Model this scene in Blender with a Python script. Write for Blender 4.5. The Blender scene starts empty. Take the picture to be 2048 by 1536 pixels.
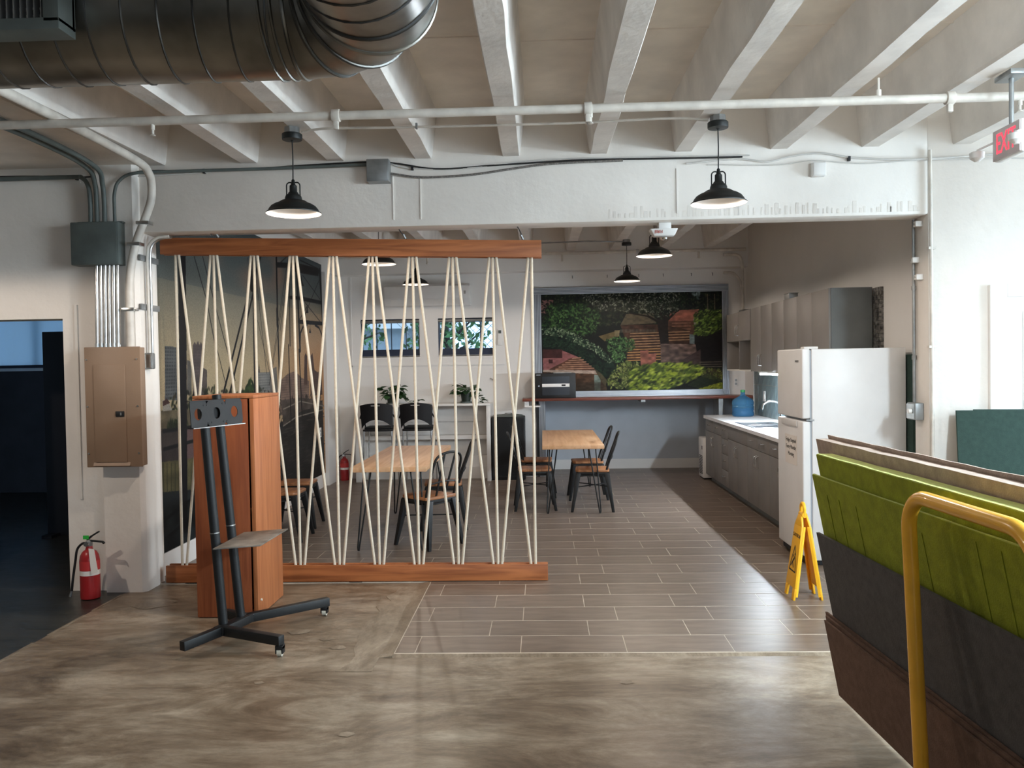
import bpy, bmesh, math, random
import numpy as np
from mathutils import Vector, Matrix
random.seed(7)
S = bpy.context.scene
COL = S.collection

# ------------------------------------------------------------------ camera, sky, big lights, exposure
cam = bpy.data.cameras.new('camera')
cam.sensor_fit = 'HORIZONTAL'; cam.sensor_width = 36.0
cam.lens = 1650.0 * 36.0 / 2048.0
cam.clip_start = 0.05; cam.clip_end = 200
camo = bpy.data.objects.new('camera', cam); COL.objects.link(camo)
_R = Vector((0.99917321, 0.03693416, -0.01699305)); _U = Vector((0.01612728, 0.02361364, 0.99959107)); _F = Vector((-0.03732032, 0.99903867, -0.02299847))
_m = Matrix((_R, _U, -_F)).transposed().to_4x4(); _m.translation = Vector((0, 0, 1.63))
camo.matrix_world = _m
S.camera = camo
S.view_settings.view_transform = 'Standard'; S.view_settings.look = 'None'
S.view_settings.gamma = 1.0; S.view_settings.use_curve_mapping = False
S.view_settings.exposure = 0.0
S.cycles.diffuse_bounces = 7; S.cycles.max_bounces = 14

W = bpy.data.worlds.new('sky'); S.world = W; W.use_nodes = True
_bg = W.node_tree.nodes['Background']; _bg.inputs[0].default_value = (0.52, 0.74, 1.0, 1); _bg.inputs[1].default_value = 2.4

def area(name, loc, target, sx, sy, power, col):
    l = bpy.data.lights.new(name, 'AREA'); l.shape = 'RECTANGLE'; l.size = sx; l.size_y = sy; l.energy = power; l.color = col
    o = bpy.data.objects.new(name, l); COL.objects.link(o); o.location = loc
    o.rotation_euler = (Vector(target) - Vector(loc)).to_track_quat('-Z', 'Y').to_euler()
    return o
# daylight through the storefront windows of the right wall (out of frame), then two added lights
area('daylight', (6.0, 1.0, 1.85), (0, 2.2, 1.3), 4.4, 2.2, 250, (1.0, 0.92, 0.82))
area('added_side_light', (6.0, 4.6, 1.85), (3.0, 5.2, 1.5), 1.3, 2.2, 190, (0.80, 0.93, 1.0))  # added to brighten the right front wall
area('rear_fill', (2.6, -5.6, 1.9), (2.4, 3, 1.2), 4.0, 2.4, 40, (1.0, 0.95, 0.88))  # added fill from behind the camera, no known window there
PEND_W = 62.0
PEND_COL = (1.0, 0.85, 0.72)
LED_W = 820.0
HALL_W = 175.0

# ------------------------------------------------------------------ materials
def lin(c):
    return tuple((v / 12.92 if v <= 0.04045 else ((v + 0.055) / 1.055) ** 2.4) for v in c)
def rgb(r, g, b): return lin((r / 255.0, g / 255.0, b / 255.0))
MATS = {}
def pm(name, col, rough=0.5, metal=0.0, var=0.06, scale=5.0, bump=0.0, bscale=60.0, stretch=(1, 1, 1), trans=0.0, ior=1.45, rnd=0.0, emis=None, estr=0.0, coat=0.0, col2=None, spec=0.5, detail=4.0):
    m = bpy.data.materials.new(name); m.use_nodes = True
    nt = m.node_tree; N = nt.nodes; L = nt.links
    b = N['Principled BSDF']
    b.inputs['Roughness'].default_value = rough; b.inputs['Metallic'].default_value = metal
    b.inputs['IOR'].default_value = ior; b.inputs['Transmission Weight'].default_value = trans
    b.inputs['Coat Weight'].default_value = coat; b.inputs['Specular IOR Level'].default_value = spec
    tc = N.new('ShaderNodeTexCoord'); mp = N.new('ShaderNodeMapping'); mp.inputs['Scale'].default_value = stretch
    L.new(tc.outputs['Object'], mp.inputs['Vector'])
    no = N.new('ShaderNodeTexNoise'); no.inputs['Scale'].default_value = scale; no.inputs['Detail'].default_value = detail
    L.new(mp.outputs[0], no.inputs['Vector'])
    ra = N.new('ShaderNodeValToRGB'); c2 = col2 or tuple(max(0, v * (1 - 2.2 * var)) for v in col)
    c1 = tuple(min(1, v * (1 + (1.2 * var if col2 is None else 0))) for v in col)
    ra.color_ramp.elements[0].position = 0.32; ra.color_ramp.elements[1].position = 0.68
    ra.color_ramp.elements[0].color = (*c2, 1); ra.color_ramp.elements[1].color = (*c1, 1)
    L.new(no.outputs['Fac'], ra.inputs[0])
    out = ra.outputs[0]
    if rnd:
        oi = N.new('ShaderNodeObjectInfo'); mr = N.new('ShaderNodeMapRange'); mr.inputs[3].default_value = 1 - rnd; mr.inputs[4].default_value = 1 + rnd
        L.new(oi.outputs['Random'], mr.inputs[0])
        mx = N.new('ShaderNodeMix'); mx.data_type = 'RGBA'; mx.blend_type = 'MULTIPLY'; mx.inputs[0].default_value = 1
        L.new(out, mx.inputs[6]); L.new(mr.outputs[0], mx.inputs[7]); out = mx.outputs[2]
    L.new(out, b.inputs['Base Color'])
    if bump:
        n2 = N.new('ShaderNodeTexNoise'); n2.inputs['Scale'].default_value = bscale; n2.inputs['Detail'].default_value = 6
        L.new(mp.outputs[0], n2.inputs['Vector'])
        bp = N.new('ShaderNodeBump'); bp.inputs['Strength'].default_value = bump; bp.inputs['Distance'].default_value = 0.01
        L.new(n2.outputs['Fac'], bp.inputs['Height']); L.new(bp.outputs[0], b.inputs['Normal'])
    if emis:
        b.inputs['Emission Color'].default_value = (*emis, 1); b.inputs['Emission Strength'].default_value = estr
    MATS[name] = m
    return m

def wood(name, c1, c2, axis=0, rough=0.45, scale=1.0, coat=0.0):
    m = pm(name, c1, rough=rough, coat=coat)
    nt = m.node_tree; N = nt.nodes; L = nt.links; b = N['Principled BSDF']
    mp = [n for n in N if n.type == 'MAPPING'][0]
    st = [14.0, 14.0, 14.0]; st[axis] = 0.9
    mp.inputs['Scale'].default_value = tuple(s * scale for s in st)
    no = [n for n in N if n.type == 'TEX_NOISE'][0]; no.inputs['Scale'].default_value = 1.6; no.inputs['Detail'].default_value = 8; no.inputs['Distortion'].default_value = 0.9
    ra = [n for n in N if n.type == 'VALTORGB'][0]
    ra.color_ramp.elements[0].color = (*c2, 1); ra.color_ramp.elements[1].color = (*c1, 1)
    ra.color_ramp.elements[0].position = 0.36; ra.color_ramp.elements[1].position = 0.6
    return m

def glass_mat(name, tint=(1, 1, 1), gl=0.08):
    m = bpy.data.materials.new(name); m.use_nodes = True; nt = m.node_tree; N = nt.nodes; L = nt.links
    N.remove(N['Principled BSDF'])
    t = N.new('ShaderNodeBsdfTransparent'); t.inputs[0].default_value = (*tint, 1)
    g = N.new('ShaderNodeBsdfGlossy'); g.inputs['Roughness'].default_value = 0.03
    f = N.new('ShaderNodeFresnel'); f.inputs[0].default_value = 1.45
    mx = N.new('ShaderNodeMixShader'); L.new(f.outputs[0], mx.inputs[0]); L.new(t.outputs[0], mx.inputs[1]); L.new(g.outputs[0], mx.inputs[2])
    L.new(mx.outputs[0], N['Material Output'].inputs[0]); MATS[name] = m
    return m

def image_mat(name, arr, rough=0.5):
    h, w = arr.shape[:2]
    im = bpy.data.images.new(name, w, h)
    px = np.ones((h, w, 4), dtype=np.float32); px[:, :, :3] = np.clip(arr[::-1], 0, 1)
    im.pixels.foreach_set(px.ravel()); im.update(); im.pack()
    m = bpy.data.materials.new(name); m.use_nodes = True; N = m.node_tree.nodes
    t = N.new('ShaderNodeTexImage'); t.image = im; t.extension = 'EXTEND'; N['Principled BSDF'].inputs['Specular IOR Level'].default_value = 0.15
    m.node_tree.links.new(t.outputs[0], N['Principled BSDF'].inputs['Base Color'])
    N['Principled BSDF'].inputs['Roughness'].default_value = rough
    MATS[name] = m
    return m

WALL = pm('white wall paint', (0.80, 0.755, 0.70), rough=0.6, var=0.03, scale=2.0, bump=0.35, bscale=14)
WALLS = pm('smooth white paint', (0.79, 0.775, 0.75), rough=0.55, var=0.02, scale=1.5, bump=0.08, bscale=40)
CONC_W = pm('painted ceiling concrete', (0.82, 0.75, 0.665), rough=0.7, var=0.06, scale=3.0, bump=0.25, bscale=22)
JOIST = pm('painted joist concrete', (0.74, 0.70, 0.655), rough=0.7, var=0.06, scale=4.0, bump=0.28, bscale=26)
PIPEW = pm('off white pipe paint', (0.66, 0.62, 0.56), rough=0.45, var=0.08, scale=9.0)
DUCT = pm('galvanized duct', (0.34, 0.335, 0.31), rough=0.32, metal=1.0, var=0.22, scale=4.0, bump=0.06, bscale=9)
DUCTD = pm('dark duct seam', (0.10, 0.10, 0.095), rough=0.4, metal=0.8, var=0.1)
GALV = pm('galvanized conduit', (0.62, 0.64, 0.64), rough=0.28, metal=1.0, var=0.1, scale=14)
GREYBOX = pm('grey enclosure paint', (0.105, 0.125, 0.118), rough=0.5, var=0.1, scale=7)
GREYMET = pm('grey steel', (0.30, 0.31, 0.31), rough=0.42, metal=0.6, var=0.1, scale=10)
TAUPE = pm('taupe panel paint', (0.265, 0.175, 0.115), rough=0.5, var=0.05, scale=3, bump=0.05, bscale=120)
BLACK = pm('black powder coat', (0.010, 0.011, 0.012), rough=0.5, var=0.1, scale=9)
BLACKS = pm('black shade enamel', (0.010, 0.012, 0.012), rough=0.5, var=0.2, scale=8)
BLACKP = pm('black plastic', (0.014, 0.014, 0.016), rough=0.5, var=0.1)
SHADEW = pm('white enamel lining', (0.70, 0.68, 0.65), rough=0.4, var=0.02)
WHITEP = pm('white plastic', (0.80, 0.79, 0.77), rough=0.4, var=0.02)
WHITEL = pm('white laminate', (0.78, 0.76, 0.73), rough=0.4, var=0.03)
FRIDGE = pm('white fridge enamel', (0.80, 0.80, 0.80), rough=0.35, var=0.015, bump=0.03, bscale=260)
FRGREY = pm('fridge gasket grey', (0.35, 0.38, 0.42), rough=0.5)
CHROME = pm('chrome', (0.75, 0.76, 0.78), rough=0.12, metal=1.0, var=0.02)
STEEL = pm('stainless steel', (0.60, 0.62, 0.64), rough=0.25, metal=1.0, var=0.05)
ALU = pm('brushed aluminium track', (0.52, 0.54, 0.57), rough=0.35, metal=0.85, var=0.05)
ALUD = pm('dark aluminium groove', (0.16, 0.17, 0.185), rough=0.45, metal=0.6, var=0.05)
CAB = pm('grey cabinet laminate', (0.225, 0.21, 0.196), rough=0.5, var=0.04, scale=3)
CABD = pm('dark cabinet side laminate', (0.16, 0.17, 0.165), rough=0.5, var=0.05)
CABIN = pm('cabinet interior', (0.26, 0.25, 0.24), rough=0.6)
WORKTOP = pm('white worktop', (0.80, 0.80, 0.80), rough=0.3, var=0.03, scale=20)
BARTOP = pm('reddish brown bar top', (0.185, 0.055, 0.035), rough=0.35, var=0.12, scale=6, stretch=(1, 8, 8))
OAKX = wood('oak rail', rgb(172, 104, 60), rgb(132, 74, 40), axis=0, rough=0.5)
VENEER_LIT = wood('lit cherry veneer', rgb(176, 110, 68), rgb(158, 94, 56), axis=2, rough=0.5, scale=1.5)  # same cherry as the door, with the lit side's brightness in its colour
VENEER_SHADE = wood('shaded cherry veneer', rgb(150, 82, 48), rgb(128, 66, 38), axis=2, rough=0.5, scale=1.2)  # same cherry, the front's shade mixed into the colour
BUTCH = wood('butcher block', rgb(222, 180, 140), rgb(205, 158, 116), axis=0, rough=0.45, scale=0.7)
SEATW = wood('elm seat', rgb(176, 122, 82), rgb(130, 84, 52), axis=1, rough=0.45, scale=0.9)
ROPE = pm('cotton rope', (0.64, 0.565, 0.45), rough=0.85, var=0.03, scale=60, bump=0.12, bscale=220)
TILE = pm('taupe plank tile', rgb(119, 104, 92), rough=0.36, var=0.12, scale=3.5, stretch=(1, 5, 1), rnd=0.07, spec=0.5, bump=0.06, bscale=30)
GROUT = pm('pale grout', rgb(196, 184, 168), rough=0.8, var=0.1)
BSTILE = pm('grey backsplash tile', rgb(120, 136, 138), rough=0.3, var=0.15, scale=10, rnd=0.08)
YEL = pm('yellow handle paint', (0.95, 0.50, 0.045), rough=0.25, var=0.04, scale=9, coat=0.3)
YELCHIP = pm('chipped bare metal', (0.12, 0.07, 0.04), rough=0.5, var=0.3, scale=40)
YELP = pm('yellow sign plastic', (0.90, 0.47, 0.02), rough=0.4, var=0.03)
RED = pm('red extinguisher enamel', (0.34, 0.018, 0.02), rough=0.3, var=0.05)
REDL = pm('bright red label', (0.55, 0.04, 0.04), rough=0.5)
PAPER = pm('white paper', (0.78, 0.74, 0.70), rough=0.7, var=0.02)
GREENTAG = pm('green seal', (0.03, 0.40, 0.05), rough=0.5)
PLANTG = pm('pothos leaf', (0.028, 0.085, 0.022), rough=0.4, var=0.25, scale=20, rnd=0.35)
POTM = pm('dark green plastic pot', (0.012, 0.022, 0.016), rough=0.5)
FOLI = pm('outdoor leaves', (0.10, 0.22, 0.07), rough=0.6, var=0.4, scale=3)
BARK = pm('bark', (0.10, 0.08, 0.065), rough=0.9, var=0.3, scale=12)
PINKW = pm('pink stucco', (0.62, 0.38, 0.36), rough=0.9, var=0.06)
BLUEW = pm('grey blue siding', (0.40, 0.44, 0.47), rough=0.8, var=0.05)
NAVY = pm('dark blue sash', (0.02, 0.03, 0.06), rough=0.5)
BLIND = pm('blue roller blind', (0.30, 0.62, 0.86), rough=0.8, var=0.04, scale=6, stretch=(1, 1, 0.1))
HALLD = pm('bounce cut hall grey', (0.30, 0.285, 0.265), rough=0.7, var=0.05)  # unseen hall walls coloured dark to cut bounced light
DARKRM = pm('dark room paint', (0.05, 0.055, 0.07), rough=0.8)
DARKCAB = pm('black partition', (0.012, 0.013, 0.018), rough=0.7)
GROUND = pm('outdoor paving', (0.35, 0.35, 0.33), rough=0.9, var=0.2)
HALLE = pm('added lamp diffuser', (0.9, 0.95, 1.0), emis=(0.74, 0.90, 1.0), estr=HALL_W)
GREYW = pm('led tinted grey paint', (0.50, 0.54, 0.59), rough=0.55, var=0.02)  # light grey wall, blue of the LED light put into its colour
FELT_BR = pm('brown felt board', rgb(112, 88, 76), rough=0.95, var=0.08, scale=30, bump=0.3, bscale=160)
FELT_GY = pm('charcoal felt board', rgb(86, 84, 84), rough=0.95, var=0.08, scale=30, bump=0.3, bscale=160)
FELT_G1 = pm('olive green felt board', rgb(140, 150, 38), rough=0.95, var=0.08, scale=24, bump=0.3, bscale=160)
FELT_G2 = pm('pale green board core', rgb(196, 206, 128), rough=0.95, var=0.06, scale=24, bump=0.3, bscale=160)
FELT_PK = pm('greige felt board', rgb(176, 158, 146), rough=0.95, var=0.08, scale=24, bump=0.3, bscale=160)
FELT_DG = pm('dark green felt board', rgb(44, 64, 58), rough=0.95, var=0.06, scale=30, bump=0.2, bscale=160)
STONE = pm('mosaic stone', rgb(110, 108, 104), rough=0.7, var=0.4, scale=30)
CABLEK = pm('black cable', (0.02, 0.02, 0.02), rough=0.5)
CABLEW = pm('painted cable', (0.60, 0.58, 0.55), rough=0.5)
ARMOR = pm('armoured cable', (0.30, 0.29, 0.28), rough=0.4, metal=0.7, var=0.2, scale=90)
GLASS = glass_mat('window glass', (0.93, 0.97, 1.0))
ACRYL = pm('smoked glass', (0.02, 0.02, 0.022), rough=0.15)
BULB = pm('glowing bulb', (1, 0.9, 0.8), emis=(1.0, 0.86, 0.72), estr=10.0)
LEDT = pm('led tube', (1, 1, 1), emis=(0.80, 0.90, 1.0), estr=LED_W)
EXITR = pm('lit red letters', (0.8, 0.03, 0.06), emis=(1.0, 0.05, 0.09), estr=1.5)
EXITF = pm('exit sign face', (0.62, 0.55, 0.55), rough=0.5)
BLUEJ = pm('blue bottle plastic', (0.16, 0.46, 0.78), rough=0.12, trans=0.75, ior=1.2, var=0.02)
BLUEL = pm('blue jug water', (0.05, 0.20, 0.42), rough=0.1, trans=0.45, ior=1.2)
GREENCAP = pm('green cap', (0.05, 0.35, 0.12), rough=0.4)
CASTW = pm('white caster wheel', (0.65, 0.62, 0.52), rough=0.5)
SHELFD = pm('dusty glass shelf', (0.20, 0.18, 0.155), rough=0.45, var=0.25, scale=9)
TEXTK = pm('dark print', (0.03, 0.028, 0.026), rough=0.6)
TEXTR = pm('red print', (0.45, 0.05, 0.03), rough=0.6)

def concrete(name, cols, rough=(0.22, 0.5), xs=0.55, ys=1.4):
    m = bpy.data.materials.new(name); m.use_nodes = True; nt = m.node_tree; N = nt.nodes; L = nt.links
    b = N['Principled BSDF']
    tc = N.new('ShaderNodeTexCoord'); mp = N.new('ShaderNodeMapping'); mp.inputs['Scale'].default_value = (xs, ys, 1); L.new(tc.outputs['Object'], mp.inputs[0])
    n1 = N.new('ShaderNodeTexNoise'); n1.inputs['Scale'].default_value = 2.2; n1.inputs['Detail'].default_value = 13; n1.inputs['Roughness'].default_value = 0.76; n1.inputs['Distortion'].default_value = 0.6
    n2 = N.new('ShaderNodeTexNoise'); n2.inputs['Scale'].default_value = 14; n2.inputs['Detail'].default_value = 10; n2.inputs['Roughness'].default_value = 0.75
    L.new(mp.outputs[0], n1.inputs[0]); L.new(mp.outputs[0], n2.inputs[0])
    r1 = N.new('ShaderNodeValToRGB'); e = r1.color_ramp.elements
    e[0].position = 0.34; e[0].color = (*cols[0], 1); e[1].position = 0.64; e[1].color = (*cols[2], 1)
    k = e.new(0.48); k.color = (*cols[1], 1)
    L.new(n1.outputs['Fac'], r1.inputs[0])
    r2 = N.new('ShaderNodeValToRGB'); r2.color_ramp.elements[0].position = 0.35; r2.color_ramp.elements[0].color = (0.60, 0.57, 0.53, 1); r2.color_ramp.elements[1].position = 0.62; r2.color_ramp.elements[1].color = (1.08, 1.06, 1.04, 1)
    L.new(n2.outputs['Fac'], r2.inputs[0])
    mx = N.new('ShaderNodeMix'); mx.data_type = 'RGBA'; mx.blend_type = 'MULTIPLY'; mx.inputs[0].default_value = 0.8
    L.new(r1.outputs[0], mx.inputs[6]); L.new(r2.outputs[0], mx.inputs[7]); L.new(mx.outputs[2], b.inputs['Base Color'])
    mr = N.new('ShaderNodeMapRange'); mr.inputs[3].default_value = rough[0]; mr.inputs[4].default_value = rough[1]
    L.new(n2.outputs['Fac'], mr.inputs[0]); L.new(mr.outputs[0], b.inputs['Roughness'])
    bp = N.new('ShaderNodeBump'); bp.inputs['Strength'].default_value = 0.08; bp.inputs['Distance'].default_value = 0.01
    L.new(n2.outputs['Fac'], bp.inputs['Height']); L.new(bp.outputs[0], b.inputs['Normal'])
    MATS[name] = m
    return m
FLOORM = concrete('stained concrete', [rgb(84, 69, 53), rgb(126, 111, 93), rgb(166, 154, 137)])
FLOORD = concrete('darker concrete', [rgb(40, 41, 38), rgb(52, 53, 49), rgb(68, 67, 62)])
FLOORL = concrete('pale concrete patch', [rgb(106, 93, 77), rgb(136, 123, 106), rgb(162, 150, 133)], xs=2, ys=1)

# ------------------------------------------------------------------ mesh builder
WL = {}
class MB:
    def __init__(s): s.v = []; s.f = []
    def add(s, vs, fs):
        o = len(s.v); s.v += [tuple(p) for p in vs]; s.f += [tuple(i + o for i in f) for f in fs]; return s
    def box(s, x0, x1, y0, y1, z0, z1):
        vs = [(x0, y0, z0), (x1, y0, z0), (x1, y1, z0), (x0, y1, z0), (x0, y0, z1), (x1, y0, z1), (x1, y1, z1), (x0, y1, z1)]
        return s.add(vs, [(0, 3, 2, 1), (4, 5, 6, 7), (0, 1, 5, 4), (1, 2, 6, 5), (2, 3, 7, 6), (3, 0, 4, 7)])
    def hexa(s, b, t):      # loft between two quads given counter-clockwise seen from above
        return s.add(list(b) + list(t), [(3, 2, 1, 0), (4, 5, 6, 7), (0, 1, 5, 4), (1, 2, 6, 5), (2, 3, 7, 6), (3, 0, 4, 7)])
    def prism(s, pts, axis, a, b):      # polygon in the two other axes, extruded from a to b
        n = len(pts)
        def P(p, t):
            q = [p[0], p[1]]; q.insert(axis, t); return tuple(q)
        vs = [P(p, a) for p in pts] + [P(p, b) for p in pts]
        return s.add(vs, [tuple(range(n - 1, -1, -1)), tuple(range(n, 2 * n))] + [(i, (i + 1) % n, n + (i + 1) % n, n + i) for i in range(n)])
    def tube(s, pts, r, n=10, closed=False, caps=True, rr=None):
        P = [Vector(p) for p in pts]; m = len(P); T = []
        for i in range(m):
            a = P[(i - 1) % m] if (closed or i > 0) else P[i]; b = P[(i + 1) % m] if (closed or i < m - 1) else P[i]
            T.append((b - a).normalized())
        up = Vector((0, 0, 1)) if abs(T[0].z) < 0.9 else Vector((1, 0, 0))
        u = (up - T[0] * up.dot(T[0])).normalized(); vs = []
        for i in range(m):
            u = (u - T[i] * u.dot(T[i])).normalized(); w = T[i].cross(u); R = rr[i] if rr else r
            for k in range(n):
                a = 2 * math.pi * k / n; vs.append(P[i] + u * math.cos(a) * R + w * math.sin(a) * R)
        fs = []
        for i in range(m if closed else m - 1):
            j = (i + 1) % m
            for k in range(n):
                fs.append((i * n + k, i * n + (k + 1) % n, j * n + (k + 1) % n, j * n + k))
        if caps and not closed: fs += [tuple(range(n - 1, -1, -1)), tuple(range((m - 1) * n, m * n))]
        return s.add(vs, fs)
    def cyl(s, p, q, r, n=14, r2=None): return s.tube([p, q], r, n, rr=[r, r if r2 is None else r2])
    def lathe(s, prof, n=28, c=(0, 0, 0), cap0=True, cap1=True):
        vs = []; fs = []
        for r, z in prof:
            for k in range(n):
                a = 2 * math.pi * k / n; vs.append((c[0] + r * math.cos(a), c[1] + r * math.sin(a), c[2] + z))
        for i in range(len(prof) - 1):
            for k in range(n): fs.append((i * n + k, i * n + (k + 1) % n, (i + 1) * n + (k + 1) % n, (i + 1) * n + k))
        if cap0: fs.append(tuple(range(n - 1, -1, -1)))
        if cap1: fs.append(tuple(range((len(prof) - 1) * n, len(prof) * n)))
        return s.add(vs, fs)
    def obox(s, c, ax, ay, az, hx, hy, hz):     # oriented box, half sizes
        c = Vector(c); ax = Vector(ax).normalized(); ay = Vector(ay).normalized(); az = Vector(az).normalized()
        vs = [c + ax * hx * i + ay * hy * j + az * hz * k for k in (-1, 1) for (i, j) in ((-1, -1), (1, -1), (1, 1), (-1, 1))]
        return s.add(vs, [(0, 3, 2, 1), (4, 5, 6, 7), (0, 1, 5, 4), (1, 2, 6, 5), (2, 3, 7, 6), (3, 0, 4, 7)])
    def beam(s, p, q, w, h, up=(0, 0, 1)):
        p = Vector(p); q = Vector(q); d = (q - p); l = d.length; d.normalize(); up = Vector(up)
        sd = d.cross(up).normalized(); u2 = sd.cross(d)
        return s.obox((p + q) / 2, d, sd, u2, l / 2, w / 2, h / 2)

def obj(name, mb, mat, parent=None, smooth=False, bevel=0.0, seg=2, kind=None):
    me = bpy.data.meshes.new(name)
    off = WL.get(parent, Vector((0, 0, 0))) if parent else None
    V = mb.v
    if parent is None:
        xs = [p[0] for p in V]; ys = [p[1] for p in V]; zs = [p[2] for p in V]
        off = Vector(((min(xs) + max(xs)) / 2, (min(ys) + max(ys)) / 2, min(zs)))
    me.from_pydata([(p[0] - off[0], p[1] - off[1], p[2] - off[2]) for p in V], [], mb.f)
    bm = bmesh.new(); bm.from_mesh(me); bmesh.ops.recalc_face_normals(bm, faces=bm.faces)
    if bevel:
        ed = [e for e in bm.edges if len(e.link_faces) == 2 and e.calc_face_angle(0) > 0.6]
        bmesh.ops.bevel(bm, geom=ed, offset=bevel, segments=seg, profile=0.5, affect='EDGES', clamp_overlap=True)
    bm.to_mesh(me); bm.free()
    if smooth or bevel:
        me.shade_smooth()
        try: me.set_sharp_from_angle(angle=math.radians(38))
        except Exception: pass
    me.materials.append(mat)
    o = bpy.data.objects.new(name, me); COL.objects.link(o)
    if parent: o.parent = parent
    else: o.location = off
    WL[o] = off
    if kind: o['kind'] = kind
    return o
def tag(o, label, cat, group=None):
    o['label'] = label; o['category'] = cat
    if group: o['group'] = group
    return o
def thing(name, label, cat, loc=(0, 0, 0), group=None, kind=None):
    o = bpy.data.objects.new(name, None); COL.objects.link(o); o.location = loc; o.empty_display_size = 0.1
    WL[o] = Vector(loc)
    if kind: o['kind'] = kind
    return tag(o, label, cat, group)
def struct(name, mb, mat, **k):
    return obj(name, mb, mat, kind='structure', **k)
def dup(root, loc, rotz=0.0, label=None):
    r = root.copy(); COL.objects.link(r); r.location = loc; r.rotation_euler = (0, 0, rotz)
    if label: r['label'] = label
    for ch in list(root.children):
        c = ch.copy(); COL.objects.link(c); c.parent = r
        for g in ch.children:
            d = g.copy(); COL.objects.link(d); d.parent = c
    return r
def text(name, body, size, origin, right, up, mat, parent, depth=0.0008, align='CENTER', sx=1.0):
    cu = bpy.data.curves.new(name, 'FONT'); cu.body = body; cu.size = size; cu.extrude = depth; cu.align_x = align; cu.align_y = 'CENTER'
    t = bpy.data.objects.new(name, cu); COL.objects.link(t)
    me = bpy.data.meshes.new_from_object(t.evaluated_get(bpy.context.evaluated_depsgraph_get()))
    bpy.data.objects.remove(t); bpy.data.curves.remove(cu)
    r = Vector(right).normalized(); u = Vector(up).normalized(); n = r.cross(u)
    M = Matrix((r * sx, u, n)).transposed().to_4x4(); M.translation = Vector(origin) - WL.get(parent, Vector((0, 0, 0)))
    me.transform(M); me.materials.clear(); me.materials.append(mat)
    o = bpy.data.objects.new(name, me); COL.objects.link(o); o.parent = parent; WL[o] = WL.get(parent, Vector((0, 0, 0)))
    return o
def arc(c, r, a0, a1, n, plane):    # points on an arc; plane = 'xz','yz','xy'
    out = []
    for i in range(n + 1):
        a = a0 + (a1 - a0) * i / n; p = (r * math.cos(a), r * math.sin(a))
        out.append({'xz': (c[0] + p[0], c[1], c[2] + p[1]), 'yz': (c[0], c[1] + p[0], c[2] + p[1]), 'xy': (c[0] + p[0], c[1] + p[1], c[2])}[plane])
    return out
def smooth_path(pts, n=6):          # Catmull-Rom through the points
    P = [Vector(p) for p in pts]; P = [P[0] * 2 - P[1]] + P + [P[-1] * 2 - P[-2]]; out = []
    for i in range(1, len(P) - 2):
        for k in range(n):
            t = k / n; a, b, c, d = P[i - 1], P[i], P[i + 1], P[i + 2]
            out.append(0.5 * ((2 * b) + (c - a) * t + (2 * a - 5 * b + 4 * c - d) * t * t + (3 * b - 3 * c + d - a) * t ** 3))
    out.append(P[-2]); return out
# ================================================================== SETTING
def zj(y): return 3.14 + 0.0155 * (y - 6.0)
# front partition wall with the doorway (left), pilaster, header over the kitchen opening, right wall
w = MB()
w.box(-7, -4.6, 6.0, 6.22, 0, 3.75).box(-4.6, -3.55, 6.0, 6.22, 2.03, 3.75).box(-3.55, -3.24, 6.0, 6.22, 0, 3.75)
struct('wall_front', w, WALL)
w = MB(); w.prism([(-3.245, 6.22), (-3.245, 5.945), (-2.975, 5.945), (-2.945, 5.975), (-2.945, 6.24), (-3.03, 6.24)], 2, 0, 3.75)
struct('wall_pilaster', w, WALL)
struct('wall_header', MB().box(-2.95, 2.76, 6.0, 6.22, 2.652, 3.75), WALL, bevel=0.012)
struct('wall_right_front', MB().box(2.755, 5.5, 6.0, 6.22, 0, 3.75), WALL, bevel=0.01)
# casting seams and plaster ridges on the header
h = MB()
for x in (-1.07, -0.87, 0.98): h.box(x, x + 0.008, 5.994, 6.0, 2.70, 3.02)
for k in range(60):
    x = 0.5 + k * 0.037 + random.uniform(-.012, .012); h.box(x, x + random.uniform(0.008, 0.03), 5.9988, 6.0, 2.675, 2.675 + random.uniform(0.03, 0.085))
o = struct('trim_1', h, WALL)
struct('trim_2', MB().box(-3.455, -3.435, 5.988, 6.0, 0.69, 2.13), WALL)
# painted door and casing on the right wall
d = MB().box(3.17, 3.29, 5.965, 6.0, 0, 2.14).box(3.29, 4.2, 5.965, 6.0, 2.05, 2.14).box(4.1, 4.2, 5.965, 6.0, 0, 2.05)
struct('trim_3', d, WALLS, bevel=0.004)
dr = struct('door_1', MB().box(3.29, 4.1, 5.975, 6.0, 0.01, 2.05), WALLS)
for z0, z1 in ((0.2, 0.95), (1.05, 1.95)):
    for x0, x1 in ((3.40, 3.66), (3.74, 4.0)): obj('door_panel', MB().box(x0, x1, 5.968, 5.976, z0, z1), WALLS, dr, bevel=0.006)
obj('door_knob', MB().lathe([(0.01, 0), (0.01, 0.03), (0.03, 0.045), (0.03, 0.07), (0.012, 0.08)], 16, (4.03, 5.95, 1.0)), CHROME, dr)
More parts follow.
